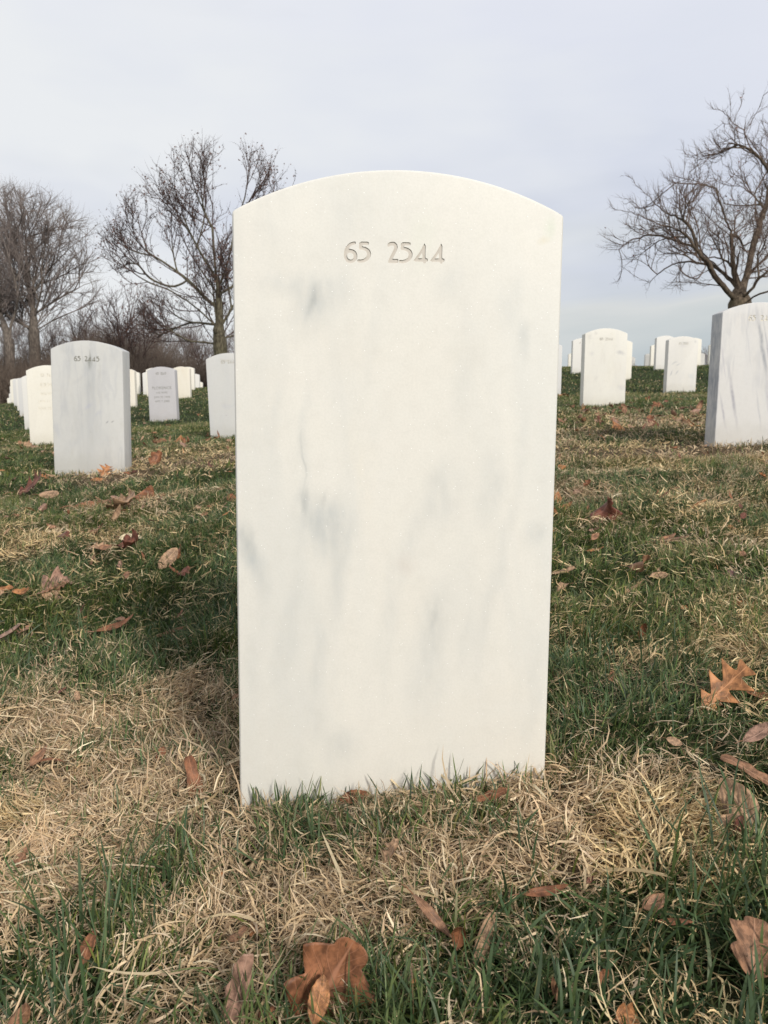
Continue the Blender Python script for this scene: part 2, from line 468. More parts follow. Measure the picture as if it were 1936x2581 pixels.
cream = (.80, .775, .69); greyshade = (.60, .63, .585)
greyc = (.485, .50, .49); dk = (.34, .355, .35)
def hb(u, v, ru, rv, rot, s, c=greyc):   # blob
    s = min(.85, s * 1.45)
    k = 2542 - (v - 545) * .155
    uc = 1004 - (v - 545) * .0098
    return ((u - uc) / k, (1990 - v) / (2420), ru / k, rv / 2450, rot, s, c)
hero_blobs = [hb(*b) for b in [
    (785, 775, 75, 90, .1, .42), (788, 762, 16, 60, .25, .34, dk), (735, 720, 130, 45, 0, .22), (850, 735, 40, 70, .1, .16),
    (820, 1275, 95, 95, 0, .50), (772, 1230, 14, 45, .1, .35, dk), (822, 1222, 10, 30, .2, .30, dk), (835, 1330, 70, 100, -.1, .30), (765, 1215, 30, 40, 0, .3),
    (628, 1400, 42, 120, -.25, .48), (622, 1340, 22, 60, -.2, .22, dk), (648, 1640, 32, 220, .06, .16), 
    (775, 1080, 20, 190, .06, .20), (770, 1140, 5, 110, .05, .22, dk), (862, 1440, 30, 150, .05, .26), (815, 1620, 26, 200, .12, .22), (790, 1780, 40, 110, .1, .20),
    (1318, 815, 26, 50, .1, .32), (1290, 740, 40, 90, .3, .18), (1340, 1300, 45, 45, 0, .28), (1150, 690, 60, 60, 0, .15), (1215, 1190, 45, 130, .1, .26),
    (1110, 1230, 60, 110, .1, .2), (1112, 1560, 55, 170, .15, .28), (1110, 1530, 14, 50, .2, .2, dk), (1190, 1580, 30, 130, .1, .15), (845, 1880, 70, 90, 0, .25), (1100, 1150, 30, 60, 0, .15),
    (700, 1000, 26, 260, .10, .13), (735, 1560, 34, 300, .13, .18), (1000, 1500, 38, 330, .12, .15), (1240, 1480, 30, 280, .12, .16), (1160, 900, 34, 260, .14, .13), (950, 820, 26, 220, .12, .11), (1290, 1150, 26, 260, .1, .12), (1060, 1280, 30, 160, .16, .16),
    (1385, 560, 25, 40, 0, .26, (.52, .60, .46)), (1362, 588, 22, 14, 0, .25, (.62, .56, .40)), (910, 540, 60, 110, 0, .16), (1070, 590, 40, 90, 0, .12, (.6, .66, .52)), (660, 560, 40, 130, 0, .14),
    (1035, 1390, 34, 50, 0, .24, (.62, .56, .50)), (925, 1150, 40, 180, 0, .12, (.80, .72, .58)), (1075, 1700, 80, 140, .1, .18), (985, 1960, 40, 50, 0, .12), (1345, 1700, 30, 200, 0, .14)]]
M_hero = marble('marble_new', (.73, .705, .645), (.56, .575, .56), hero_blobs, streak=.42, vein=.0, tiltv=16, seed=.3, dirt=0, foot=.10, sparkle=True)
M_hero_in = marble('marble_cut', (.56, .515, .455), (.50, .45, .39), streak=.2, dirt=0, foot=0)
mA = marble('marble_grey_vein', (.585, .58, .56), (.44, .45, .455),
            [(.0, .30, .028, .012, -.75, .55, (.42, .43, .50)), (.045, .265, .022, .010, -.75, .6, (.40, .41, .48)), (.085, .235, .012, .004, -.6, .8, (.2, .2, .22)), (.115, .238, .012, .004, -.6, .85, (.15, .15, .15)),
             (-.145, .19, .018, .05, -.2, .5, (.36, .38, .45)), (-.04, .42, .05, .012, -.6, .3, (.42, .43, .45)), (.08, .45, .05, .02, -.7, .25, (.42, .43, .45)), (-.08, .12, .07, .03, -.7, .3, (.42, .43, .45)), (.012, .50, .016, .045, 0, .75, (.20, .21, .19)), (.012, .54, .004, .03, 0, .6, (.2, .2, .18)), (0, .05, .2, .06, 0, .25, (.5, .5, .48))], streak=.8, vein=.18, seed=2.1, dirt=.45, tiltv=-30)
WR = -.22
mW = marble('marble_striped', (.66, .645, .625), (.58, .58, .60), [(-.167, .28, .007, .9, 0, .85, (.30, .32, .36)), (.008, .39, .012, .19, WR, .85, (.29, .30, .33)), (.030, .38, .006, .2, WR, .7, (.33, .34, .37)), (-.136, .12, .007, .10, WR*1.2, .75, (.40, .39, .43)), (-.098, .18, .010, .15, WR*.9, .85, (.36, .35, .39)), (-.147, .33, .005, .09, WR*.8, .6, (.42, .40, .45)), (.012, .13, .006, .11, WR*.8, .6, (.42, .42, .45)), (.06, .12, .012, .2, WR, .7, (.38, .38, .42)), (-.05, .4, .004, .14, WR, .4, (.45, .45, .48)), (.10, .4, .010, .2, WR, .7, (.35, .35, .4))], streak=.5, vein=.30, seed=5.2, dirt=.12, tiltv=7, warp=.016)  # first blob darkens the whole left side: its veining and its shade in one tint
mW2 = marble('marble_side_striped', (.50, .51, .54), (.34, .35, .39), streak=.9, vein=.6, seed=1.2, dirt=.1)
mR2 = marble('marble_cloudy', (.76, .735, .67), (.64, .62, .59), [(.115, .41, .045, .022, .18, .62, (.40, .40, .42)), (-.11, .41, .03, .03, .3, .32, (.45, .44, .46)), (-.09, .56, .02, .02, 0, .4, (.45, .43, .42)), (.14, .15, .04, .03, .2, .4, (.45, .45, .48)), (-.06, .22, .02, .03, .5, .25, (.5, .48, .45)), (-.13, .53, .02, .02, 0, .3, (.45, .43, .42))], streak=.35, seed=3.3, dirt=.35)
mS1 = marble('marble_blue_scar', (.73, .705, .66), (.60, .59, .59), [(0, .50, .07, .03, .1, .38, (.48, .46, .47)), (.02, .545, .05, .014, 0, .5, (.34, .34, .34)), (.13, .55, .02, .02, 0, .4, (.4, .4, .4)), (-.09, .32, .014, .055, 1.0, .5, (.36, .38, .42)), (-.05, .30, .05, .010, -.5, .55, (.36, .38, .42)), (-.12, .2, .010, .05, .5, .6, (.34, .36, .40)), (-.06, .21, .008, .045, .6, .6, (.36, .38, .42)), (.11, .17, .05, .04, .3, .42, (.48, .52, .56)), (.03, .02, .02, .04, 0, .4, (.3, .3, .3))], streak=.35, seed=6.6, dirt=.3)
mC = marble('marble_lilac', (.53, .515, .525), (.47, .46, .48), streak=.4, seed=4.4, dirt=.05)
mL = marble('marble_pale_grey', (.60, .595, .575), (.54, .55, .56), [(-.03, .23, .05, .03, .3, .3, (.45, .46, .52)), (.03, .25, .06, .01, -.7, .3, (.45, .46, .52)), (-.04, .16, .012, .007, 0, .55, (.35, .3, .34)), (-.02, .555, .06, .012, 0, .35, (.5, .45, .36))], streak=.5, seed=7.1, dirt=.2, tiltv=30)
mB = marble('marble_warm', (.80, .765, .68), (.72, .68, .59), streak=.3, seed=8.8, dirt=.18)
mB2 = marble('marble_warm_stained', (.79, .74, .64), (.70, .62, .48), streak=.5, seed=9.9, dirt=.35)
mG1 = marble('marble_cool', (.65, .64, .625), (.62, .62, .63), streak=.4, seed=1.5, dirt=.1)
mG2 = marble('marble_cool_light', (.74, .72, .68), (.66, .65, .64), streak=.4, seed=2.8, dirt=.2)
def ink(name, c):
    M = NT(name); t_ = M.n('ShaderNodeTexCoord')
    f = M.maprange(M.noise(t_.outputs['Object'], 60, 4, .7), .3, .7)
    M.l(M.mix(f, c, tuple(min(1, q * 1.7) for q in c)), M.b.inputs['Base Color']); M.b.inputs['Roughness'].default_value = .9
    return M.m
ink_dark = ink('carving_dirty', (.17, .165, .14)); ink_mid = ink('carving_weathered', (.33, .31, .27)); ink_pale = ink('carving_faint', (.50, .47, .40))
ink_tan = ink('carving_faint_tan', (.58, .52, .44))

# hero: figures placed by the drawn advance widths
headstone('hero', M_hero, 'large clean white marble headstone in front with 65 2544 carved near its arched top', '65 2544', cap=.0196, ink=M_hero_in, numz=.0895, numx=-.0035, cut=.0012)
headstone('A', mA, 'grey veined headstone carved 65 2445 with a dark drip stain running from the number', '65 2445', cap=.0225, ink=ink_dark, numz=.094, numx=.0, w=.33)
headstone('B', mB, 'cream headstone with faint ERMA lettering half hidden behind the stone carved 65 2445', '65 2446'.replace('6', '6'), lines=(('ERMA', .046, .165), ('HIS WIFE', .028, .225), ('JAN 11 1922', .028, .28), ('MAR 10 1994', .028, .335)), cap=.022, ink=ink_pale, numz=.086)
headstone('C', mC, 'lilac grey headstone with dark carved lettering FLORENCE HIS WIFE', '65 2247', lines=(('FLORENCE', .045, .262), ('HIS WIFE', .031, .313), ('JUN 30 1920', .033, .365), ('APR 7 2000', .033, .415)), cap=.026, ink=ink_dark, numz=.092)
headstone('L', mL, 'pale grey headstone leaning left, half hidden behind the left edge of the large front stone', '65 2446', cap=.0225, ink=ink_mid, numz=.075)
headstone('W', mW, 'headstone at the right frame edge with long blue grey vertical streaks, carved 65 2', '65 2443', cap=.0225, ink=ink_pale, numz=.075)
headstone('R2', mR2, 'white headstone with one dark oval smudge near its right edge', '65 2344', cap=.020, ink=ink_mid, numz=.092)
headstone('S1', mS1, 'headstone with broken blue grey scars across its lower left face', '65 2343', cap=.021, ink=ink_mid, numz=.09)
headstone('K1', mG2, 'narrow sliver of pale headstone just left of and behind the ERMA stone', None)
headstone('K2', mG1, 'pale grey headstone third from the front in the far left row', None)
headstone('K3', mG2, 'white headstone fourth from the front in the far left row', None)
headstone('K4', mG1, 'grey headstone fifth from the front in the far left row', None)
headstone('K5', mB, 'bright white rounded headstone highest at the outer end of the far left row', None)
headstone('K6', mG2, 'small white headstone sinking beyond the crest just behind the bright rounded one at far left', None)
headstone('K7', mG2, 'very small headstone beyond the crest at far left, second lowest of the row', None)
headstone('K8', mB, 'lowest and leftmost tiny white headstone at the crest at far left', None)
headstone('J1', mB2, 'cream headstone with brown weathering stain appearing just right of the stone carved 65 2445', None)
headstone('J2', mB, 'narrow cream headstone strip behind the brown stained one near the stone carved 65 2445', None)
headstone('D1', mB, 'bright cream headstone edge showing just left behind the FLORENCE stone', None)
headstone('D2', mG2, 'lower outer sliver of headstone left of the FLORENCE stone', None)
headstone('E', mB2, 'cream headstone with a tan smear at its top, directly right behind the FLORENCE stone', '65 2247', cap=.022, ink=ink_tan, numz=.085)
headstone('F', mB, 'cream headstone showing behind the one right of the FLORENCE stone', None)
headstone('G', mG2, 'small headstone second step down at the right end of the row right of FLORENCE', None)
headstone('H', mB, 'tiny headstone third step down in the row right of FLORENCE', None)
headstone('I', mG2, 'lowest tiny headstone at the far right end of the row right of FLORENCE', None)
headstone('R0', mG1, 'thin sliver of headstone peeking out at the right edge of the large front stone', None)
headstone('R1', mG2, 'plain headstone half hidden to the left behind the one with the dark oval smudge', '65 2244', cap=.02, ink=ink_mid, numz=.09)
headstone('R1b', mB, 'tiny headstone slice on the crest leftmost of the right slope', None)
headstone('R3', mB, 'cream headstone showing on the right behind the one with the dark oval smudge', '65 2342', cap=.02, ink=ink_tan, numz=.085)
headstone('R3b', mG2, 'tiny pale headstone on the crest just right of the smudged headstone pair', None)
headstone('T1', mG2, 'plain white headstone at left behind the stone with blue grey scars', None)
headstone('T2', mB, 'headstone on the crest second behind and left of the plain white one', None)
headstone('T3', mG2, 'small headstone on the crest third in the row running left from the scarred stone', None)
headstone('T4', mB, 'tiniest headstone slice on the crest ending the row behind the scarred stone', None)
headstone('S2', mB, 'cream headstone directly behind the right shoulder of the stone with blue grey scars', None)
headstone('S3', mG2, 'low small headstone on the crest right of the stone with blue grey scars', None)
headstone('U', mB, 'narrow pale headstone on the crest beside the top of the blue streaked stone', None)
headstone('V', mW2, 'dark edged headstone tucked directly behind the left side of the blue streaked stone', None)

# ------------------------------------------------------------------ ground sheet
def ground_patch_specs():
    S = [(200,2000,340,200,.85),(60,2160,180,140,1),(600,2230,380,130,.8),(280,1770,200,60,.55),(1500,2080,420,150,.9),(1250,2170,320,110,.8),
         (1860,2130,160,130,.65),(1000,2075,420,45,.55),(850,2260,280,90,.85),(700,2390,260,100,.95),(1080,2370,300,90,.85),(500,1770,110,90,.6),(120,1850,190,50,.6),
         (420,1168,230,30,1.0),(250,1205,130,18,.8),(1560,1143,290,38,1.0),(1870,1150,150,40,1.0),(1640,1066,230,30,1.1),(1500,1090,120,16,.4),
         (140,1375,170,32,.5),(1500,1262,150,36,.6),(1860,1240,130,26,.5),(480,1042,120,8,.6),(40,1052,80,8,.55),(60,1120,80,10,.4),(700,1150,200,20,.8),(1180,1150,200,24,.8),
         (1500,1350,100,20,.4),(1700,1400,120,20,.25),(1730,1000,70,7,.45),(1640,968,60,5,.4),
         (130,2500,240,90,-.7),(1780,2430,330,130,-.8),(1650,2570,500,50,-.4),(1120,2090,160,60,-.45),(900,2120,80,40,-.4),(640,2230,120,50,-.4),(1000,2130,330,45,-.55),(760,2160,120,40,-.4),(1060,2300,120,40,-.4),(330,2330,140,60,-.5),(540,1830,60,60,-.3),(930,1990,90,25,-.4),(760,2050,220,26,-.55),(1130,2010,90,25,-.3),(400,1590,240,170,-.75),(140,1500,200,110,-.4),(1480,1560,280,120,-.4),(1380,1750,140,110,-.5),(1330,2330,120,60,-.4),
         (1600,1520,330,150,-.35),(450,2260,110,70,-.45),(1240,2080,90,50,-.4),(1480,1900,130,40,-.2)]
    o = []
    for (u, v, ru, rv, s) in S:
        c, d = ray_ground(u, v); a, _ = ray_ground(u, v + rv); b, _ = ray_ground(u, max(v - rv, 930))
        o.append((c[0], c[1], ru * d / F0, max(a[1] * -1 + c[1], .01), max(b[1] - c[1], .01), s))
    return o
PATCH = ground_patch_specs()
def dryness(x, y):
    f = .05 + .09 * (y < 1.1) + (fbm(x * 2.4 + 3, y * 2.4 + 8, 3) - .5) * 1.0 + (fbm(x * 9 + 33, y * 9 + 18, 2) - .5) * .9 * np.clip(3.5 - y, 0, 1) + (fbm(x * .35 + 40, y * .35 + 2, 2) - .5) * .35
    for (a, b, rx, ryn, ryf, s) in PATCH:
        dy = (y - b); ry = np.where(dy < 0, ryn, ryf)
        q = ((x - a) / rx) ** 2 + (dy / ry) ** 2
        f = f + s * np.exp(-q * 1.1) * (.75 if s > 0 else .8)
    return np.clip(f, 0, 1)

ys = np.r_[np.linspace(-2.0, .2, 12)[:-1], np.linspace(.2, 2.2, 150)[:-1], np.geomspace(2.2, 45, 190)[:-1], np.geomspace(45, 1500, 40)]
tx = np.r_[np.linspace(-1, 1, 221)]
XX = []; 
for y in ys:
    half = 2.5 + .75 * max(y, 0) + (0 if y < 45 else (y - 45) * 1.5)
    XX.append(np.sign(tx) * (np.abs(tx) ** 1.5) * half * 1.15)
XX = np.array(XX); YY = np.repeat(ys[:, None], len(tx), 1)
ZZ = G(XX, YY)
nr, nc = XX.shape
idx = np.arange(nr * nc).reshape(nr, nc)
quads = np.stack([idx[:-1, :-1], idx[:-1, 1:], idx[1:, 1:], idx[1:, :-1]], -1).reshape(-1, 4)
gme = np_mesh('ground', np.stack([XX, YY, ZZ], -1).reshape(-1, 3), quads.ravel(), np.full(len(quads), 4), True)
add_attr(gme, 'dry', dryness(XX, YY).ravel(), 'FLOAT')
Mg = NT('soil_and_thatch')
gt = Mg.n('ShaderNodeTexCoord')
at = Mg.n('ShaderNodeAttribute', attribute_name='dry')
n1 = Mg.noise(gt.outputs['Object'], 90, 5, .7); n2 = Mg.noise(gt.outputs['Object'], 6, 4, .6)
soil = Mg.mix(Mg.maprange(n1, .35, .7), (.020, .017, .010), (.060, .048, .028))
thatch = Mg.mix(Mg.maprange(n1, .3, .7), (.05, .036, .022), (.15, .11, .07))
green = Mg.mix(Mg.maprange(n1, .3, .7), (.014, .022, .008), (.038, .055, .018))
gc = Mg.mix(Mg.maprange(n2, .4, .7, 0, .5), green, soil)
gc = Mg.mix(Mg.maprange(at.outputs['Fac'], .3, .9), gc, thatch)
Mg.l(gc, Mg.b.inputs['Base Color']); Mg.b.inputs['Roughness'].default_value = 1
Mg.b.inputs['Specular IOR Level'].default_value = .1
gb = Mg.n('ShaderNodeBump'); gb.inputs['Strength'].default_value = .8; gb.inputs['Distance'].default_value = .01
Mg.l(n1, gb.inputs['Height']); Mg.l(gb.outputs[0], Mg.b.inputs['Normal'])
ground = link_mesh('ground', gme, Mg.m); tag(ground, 'hillside turf rising gently away from the front stone', 'ground', kind='structure')

# ------------------------------------------------------------------ grass: real blades
FOOT = []
for k, s in ST.items():
    FOOT.append((s['p'][0], s['p'][1], s['yaw']))
def clear_of_stones(x, y):
    ok = np.ones(len(x), bool)
    for (a, b, yw) in FOOT:
        c_, s_ = math.cos(math.radians(yw)), math.sin(math.radians(yw))
        lx = (x - a) * c_ + (y - b) * s_; ly = -(x - a) * s_ + (y - b) * c_
        ok &= ~((np.abs(lx) < .172) & (ly > -.004) & (ly < .108))
    return ok

def scatter(n, y0, y1, wide=.62, pad=.45, power=1.0):
    """n points over the wedge of ground in front of the photographer."""
    u = rng.random(n * 2)
    y = y0 + (y1 - y0) * u
    w = wide * y + pad; wm = wide * y1 + pad
    keep = rng.random(len(y)) < (w / wm) ** power
    y = y[keep]
    x = (rng.random(len(y)) * 2 - 1) * (wide * y + pad)
    return x, y

def blades(x, y, length, width, az, el0, bend, twist, nseg, col, lift=None, tipcol=None, kink=0.0):
    """Vectorised blades; each one bends along its length. Returns verts, faces, colours."""
    n = len(x)
    z = G(x, y) - .002 if lift is None else G(x, y) + lift
    rows = nseg + 1
    Pn = np.zeros((n, rows, 3)); Pn[:, 0] = np.stack([x, y, z], -1)
    seg = length / nseg
    el_ = el0.copy(); azc = az.copy()
    D = np.zeros((n, rows, 3))
    for i in range(nseg):
        d = np.stack([np.cos(el_) * np.cos(azc), np.cos(el_) * np.sin(azc), np.sin(el_)], -1)
        D[:, i] = d
        Pn[:, i + 1] = Pn[:, i] + d * seg[:, None]
        el_ = el_ - bend / nseg
        azc = azc + twist / nseg + (rng.standard_normal(n) * kink if kink else 0)
    # keep blades above the soil
    side = np.stack([-np.sin(az + twist * .5), np.cos(az + twist * .5), np.zeros(n)], -1)
    roll = rng.normal(0, .6, n)
    side = side * np.cos(roll)[:, None] + np.array([0, 0, 1.0]) * np.sin(roll)[:, None]
    prof = np.array([.75] + [1.0 - .55 * (i / nseg) ** 2 for i in range(1, nseg)])
    V = np.zeros((n, 2 * nseg + 1, 3))
    for i in range(nseg):
        w = (width * prof[i] * .5)[:, None]
        V[:, 2 * i] = Pn[:, i] - side * w
        V[:, 2 * i + 1] = Pn[:, i] + side * w
    V[:, 2 * nseg] = Pn[:, nseg]
    nv = 2 * nseg + 1
    base = (np.arange(n) * nv)[:, None]
    fl = []; lt = []
    for i in range(nseg - 1):
        fl.append(base + np.array([2 * i, 2 * i + 1, 2 * i + 3, 2 * i + 2])); lt.append(4)
    fl.append(base + np.array([2 * nseg - 2, 2 * nseg - 1, 2 * nseg])); lt.append(3)
    faces = np.concatenate(fl, 1).ravel(); lts = np.tile(np.array(lt), n)
    if tipcol is None: tipcol = col
    Cc = np.zeros((n, nv, 4)); Cc[..., 3] = 1
    for i in range(nseg + 1):
        t = (i / nseg) ** 2.5
        c = col * (1 - t) + tipcol * t
        Cc[:, 2 * i, :3] = c
        if i < nseg: Cc[:, 2 * i + 1, :3] = c
    return V.reshape(-1, 3), faces, lts, Cc.reshape(-1, 4)

def join(parts):
    vs, fs, ls, cs = [], [], [], []; off = 0
    for V, f, l, c in parts:
        vs.append(V); fs.append(f + off); ls.append(l); cs.append(c); off += len(V)
    return np.concatenate(vs), np.concatenate(fs), np.concatenate(ls), np.concatenate(cs)

def blade_mat(name, rough, spec, trans):
    M = NT(name)
    a = M.n('ShaderNodeAttribute', attribute_name='col')
    M.l(a.outputs['Color'], M.b.inputs['Base Color'])
    M.b.inputs['Roughness'].default_value = rough; M.b.inputs['Specular IOR Level'].default_value = spec
    if trans > 0:
        o = [q for q in M.t.nodes if q.type == 'OUTPUT_MATERIAL'][0]
        tr = M.n('ShaderNodeBsdfTranslucent'); M.l(a.outputs['Color'], tr.inputs[0])
        mx = M.n('ShaderNodeMixShader'); mx.inputs[0].default_value = trans
        M.l(M.b.outputs[0], mx.inputs[1]); M.l(tr.outputs[0], mx.inputs[2]); M.l(mx.outputs[0], o.inputs['Surface'])
    return M.m
M_green = blade_mat('grass_blades', .5, .35, .25)
M_dry = blade_mat('straw_blades', .75, .2, .15)

def pal(cols, n, jitter=.12, w=None):
    cols = np.array(cols); i = rng.choice(len(cols), n, p=w); j = rng.choice(len(cols), n, p=w)
    t = rng.random((n, 1)) * .5
    c = cols[i] * (1 - t) + cols[j] * t
    return np.clip(c * (1 + rng.normal(0, jitter, (n, 1))), .004, 1)
GREENS = [(.066, .112, .034), (.044, .080, .028), (.095, .140, .040), (.150, .180, .052), (.075, .098, .048), (.20, .20, .075)]
GW = [.26, .25, .21, .10, .12, .06]
STRAW = [(.70, .55, .33), (.58, .43, .24), (.36, .25, .145), (.84, .72, .48), (.56, .45, .31), (.17, .11, .06), (.60, .44, .27)]
SW = [.24, .2, .13, .11, .14, .07, .11]
def zone(n, y0, y1, lw, wscale, lscale, nseg, kind, pad=.45, hfac=1.0, near_mul=1.0):
    x, y = scatter(n, y0, y1, pad=pad)
    ok = clear_of_stones(x, y); x, y = x[ok], y[ok]
    d = dryness(x, y)
    clump = fbm(x * 14 + 5, y * 14 + 90, 2)
    r = rng.random(len(x))
    if kind == 'dry':
        k = r < np.clip(.16 + d * 1.15, 0, 1)
        x, y, d = x[k], y[k], d[k]; n = len(x)
        L = rng.uniform(.010, .036, n) * lscale * (1 + .8 * (rng.random(n) < .08)); Wd = (.0006 + .0019 * rng.random(n) ** 2.2) * wscale
        # combed tangles: neighbouring stalks share a rough direction
        flow = (fbm(x * 9 + 7, y * 9 + 77, 2) - .5) * 14
        az = flow + rng.normal(0, 1.0, n); el0 = rng.uniform(-.02, .75, n) + .7 * (rng.random(n) < .10)
        bend = rng.uniform(-.5, 1.6, n); tw = rng.normal(0, 1.5, n)
        col = pal(STRAW, n, .14, SW)
        patch = fbm(x * 5 + 31, y * 5 + 11, 2)[:, None]
        col = col * (.70 + .6 * patch)
        pink = (fbm(x * 3.3 + 91, y * 3.3 + 51, 2) > .52)[:, None]
        col = np.where(pink, col * np.array([.98, .96, 1.0]), col * np.array([1.02, 1.0, .92]))
        lift = rng.random(n) ** 1.3 * .014 * lscale
        return blades(x, y, L, Wd, az, el0, bend, tw, nseg, col, lift=lift, kink=.25 if nseg > 2 else 0)
    else:
        k = r < np.clip(1.12 - d * 1.12, .11, 1) * (.35 + 1.1 * (clump > .42))
        x, y, d, clump = x[k], y[k], d[k], clump[k]; n = len(x)
        tall = 1 + .5 * np.clip((clump - .5) * 3, 0, 1)
        L = rng.uniform(.014, .036, n) * lscale * tall * hfac; Wd = rng.uniform(.0011, .0026, n) * wscale
        flow = (fbm(x * 6 + 70, y * 6 + 7, 2) - .5) * 9
        az = flow + rng.normal(0, 1.1, n); el0 = rng.uniform(.35, 1.45, n)
        bend = rng.uniform(.0, 1.1, n); tw = rng.normal(0, .5, n)
        col = pal(GREENS, n, .2, GW)
        hue = fbm(x * 2.1 + 5, y * 2.1 + 60, 2)[:, None]
        col = col * np.where(hue > .5, np.array([1.12, 1.06, .85]), np.array([.94, .98, 1.02]))
        tip = np.where(rng.random((n, 1)) < .22, np.array([[.33, .28, .14]]), col * 1.15)
        return blades(x, y, L, Wd, az, el0, bend, tw, nseg, col, tipcol=tip)

dryp = [zone(160000, .30, 1.35, 0, 1.0, 1.0, 4, 'dry'), zone(110000, 1.35, 3.0, 0, 1.35, 1.05, 3, 'dry'),
        zone(120000, 3.0, 8.5, 0, 2.4, 1.15, 2, 'dry'), zone(100000, 8.5, 32, 0, 5.5, 1.35, 2, 'dry', pad=1.5)]
grnp = [zone(62000, .30, 1.35, 0, 1.0, 1.15, 4, 'green'), zone(105000, 1.35, 3.0, 0, 1.15, 1.1, 3, 'green'),
        zone(220000, 3.0, 8.5, 0, 1.9, 1.12, 2, 'green'), zone(240000, 8.5, 34, 0, 4.6, 1.35, 2, 'green', pad=1.5)]

# tall rank grass and named tufts, placed where they grow
def tuft_spot(u, v, n, spread, lmin, lmax, wmin, wmax, lean=.35, cols=GREENS, w=GW, flat=False):
    c, d = ray_ground(u, v)
    x = c[0] + rng.normal(0, spread, n); y = c[1] + rng.normal(0, spread * (1.0), n)
    ok = clear_of_stones(x, y); x, y = x[ok], y[ok]; n = len(x)
    L = rng.uniform(lmin, lmax, n); Wd = rng.uniform(wmin, wmax, n)
    az = rng.uniform(-PI, PI, n); el0 = np.clip(rng.normal(1.2 if not flat else .5, lean, n), .1, 1.5)
    return blades(x, y, L, Wd, az, el0, rng.uniform(.1, 1.0, n), rng.normal(0, .4, n), 5, pal(cols, n, .18, w), tipcol=None)
TG = [(.058, .100, .040), (.080, .120, .054), (.115, .160, .052), (.042, .072, .032)]; TW = [.35, .3, .15, .2]
tall = []
for _ in range(26):    # lower right corner
    u = rng.uniform(1180, 2100); v = rng.uniform(2430, 2760) - (u - 1080) * .14
    tall.append(tuft_spot(u, v, 22, .028, .025, .062, .0016, .0038, .4, TG, TW))
for _ in range(13):    # lower left corner
    u = rng.uniform(-120, 430); v = rng.uniform(2460, 2780)
    tall.append(tuft_spot(u, v, 20, .030, .025, .066, .0014, .0030, .35, TG, TW))
for _ in range(16):
    tall.append(tuft_spot(rng.uniform(480, 1100), rng.uniform(2540, 2740), 30, .022, .03, .065, .0011, .0024, .35, TG + [(.16, .20, .07)], [.25, .25, .2, .1, .2]))
for (u, v, n_, s_, l0, l1) in [(770, 2230, 0, 0, 0, 0), (720, 2210, 60, .018, .03, .065), (1850, 2180, 70, .025, .04, .085), (1790, 2330, 60, .03, .05, .10), (1480, 1640, 60, .03, .04, .075), (1590, 1820, 80, .035, .04, .08),
        (1450, 1700, 60, .03, .04, .08), (1640, 1650, 60, .04, .04, .08), (200, 2420, 60, .03, .05, .10), (450, 2270, 50, .025, .03, .075), (960, 2140, 60, .03, .02, .05), (1030, 2120, 60, .03, .02, .05),
        (1250, 2090, 50, .03, .02, .05), (1300, 2180, 30, .02, .03, .06), (880, 2200, 40, .02, .02, .05), (700, 2060, 50, .02, .02, .05), (360, 1700, 60, .04, .04, .07), (130, 1640, 60, .04, .04, .07), (560, 1620, 60, .04, .04, .07)]:
    if n_: tall.append(tuft_spot(u, v, n_, s_, l0, l1, .0014, .0032, .5, TG, TW))
# tufts that stand up against the foot of the front stone
hs = ST['hero']
for i in range(26):
    u = 606 + (1374 - 606) * (i + rng.random()) / 26
    v = 2024 - (u - 606) * .085
    c = P(u, v, .826)
    n_ = int(rng.integers(2, 8))
    x = c[0] + rng.normal(0, .008, n_); y = hs['p'][1] - .008 - rng.random(n_) * .022 + (c[0] - hs['p'][0]) * .02
    L = rng.uniform(.014, .036, n_) * (1.25 if rng.random() < .3 else 1)
    tall.append(blades(x, y, L, rng.uniform(.0011, .0022, n_), rng.uniform(-PI, PI, n_), rng.uniform(.75, 1.5, n_), rng.uniform(0, .5, n_), rng.normal(0, .3, n_), 4, pal(TG, n_, .2, TW)))
for key in ('A', 'L', 'W', 'R2', 'B', 'C', 'S1', 'R1', 'R3', 'E', 'J1', 'T1'):
    s = ST[key]; n_ = 160
    x = s['p'][0] + rng.uniform(-.19, .19, n_); y = s['p'][1] - rng.uniform(.006, .05, n_)
    dd = dryness(x, y); cc = np.where(rng.random((n_, 1)) < dd[:, None], pal(STRAW, n_, .15, SW) * .9, pal(GREENS, n_, .2, GW))
    k_ = 1 + s['p'][1] * .12
    tall.append(blades(x, y, rng.uniform(.02, .045, n_), rng.uniform(.0012, .0028, n_) * k_, rng.uniform(-PI, PI, n_), rng.uniform(.6, 1.5, n_), rng.uniform(0, .8, n_), rng.normal(0, .3, n_), 3, cc))
# long pale flat stalks on top of the thatch
stalk = []
for (u0, v0, u1, v1) in []: pass
x, y = scatter(900, .32, 1.6); ok = clear_of_stones(x, y) & (dryness(x, y) > .45); x, y = x[ok], y[ok]; n_ = len(x)
stalk.append(blades(x, y, rng.uniform(.04, .10, n_), rng.uniform(.0016, .0034, n_), rng.uniform(-PI, PI, n_), rng.uniform(0, .5, n_), rng.uniform(.1, .9, n_), rng.normal(0, .8, n_), 5,
                    pal([(.66, .57, .39), (.58, .47, .30), (.50, .38, .22)], n_, .1), lift=.010 + 0 * x))
V, f, l, c = join(grnp + tall)
me = np_mesh('grass', V, f, l); add_attr(me, 'col', c)
tag(link_mesh('grass', me, M_green), 'green winter grass growing in tufts all over the hillside', 'grass', kind='stuff')
V, f, l, c = join(dryp + stalk)
me = np_mesh('dry_grass', V, f, l); add_attr(me, 'col', c)
tag(link_mesh('dry_grass', me, M_dry), 'matted straw coloured dead grass lying in patches between the green', 'dry grass', kind='stuff')
print('blades verts', len(V))

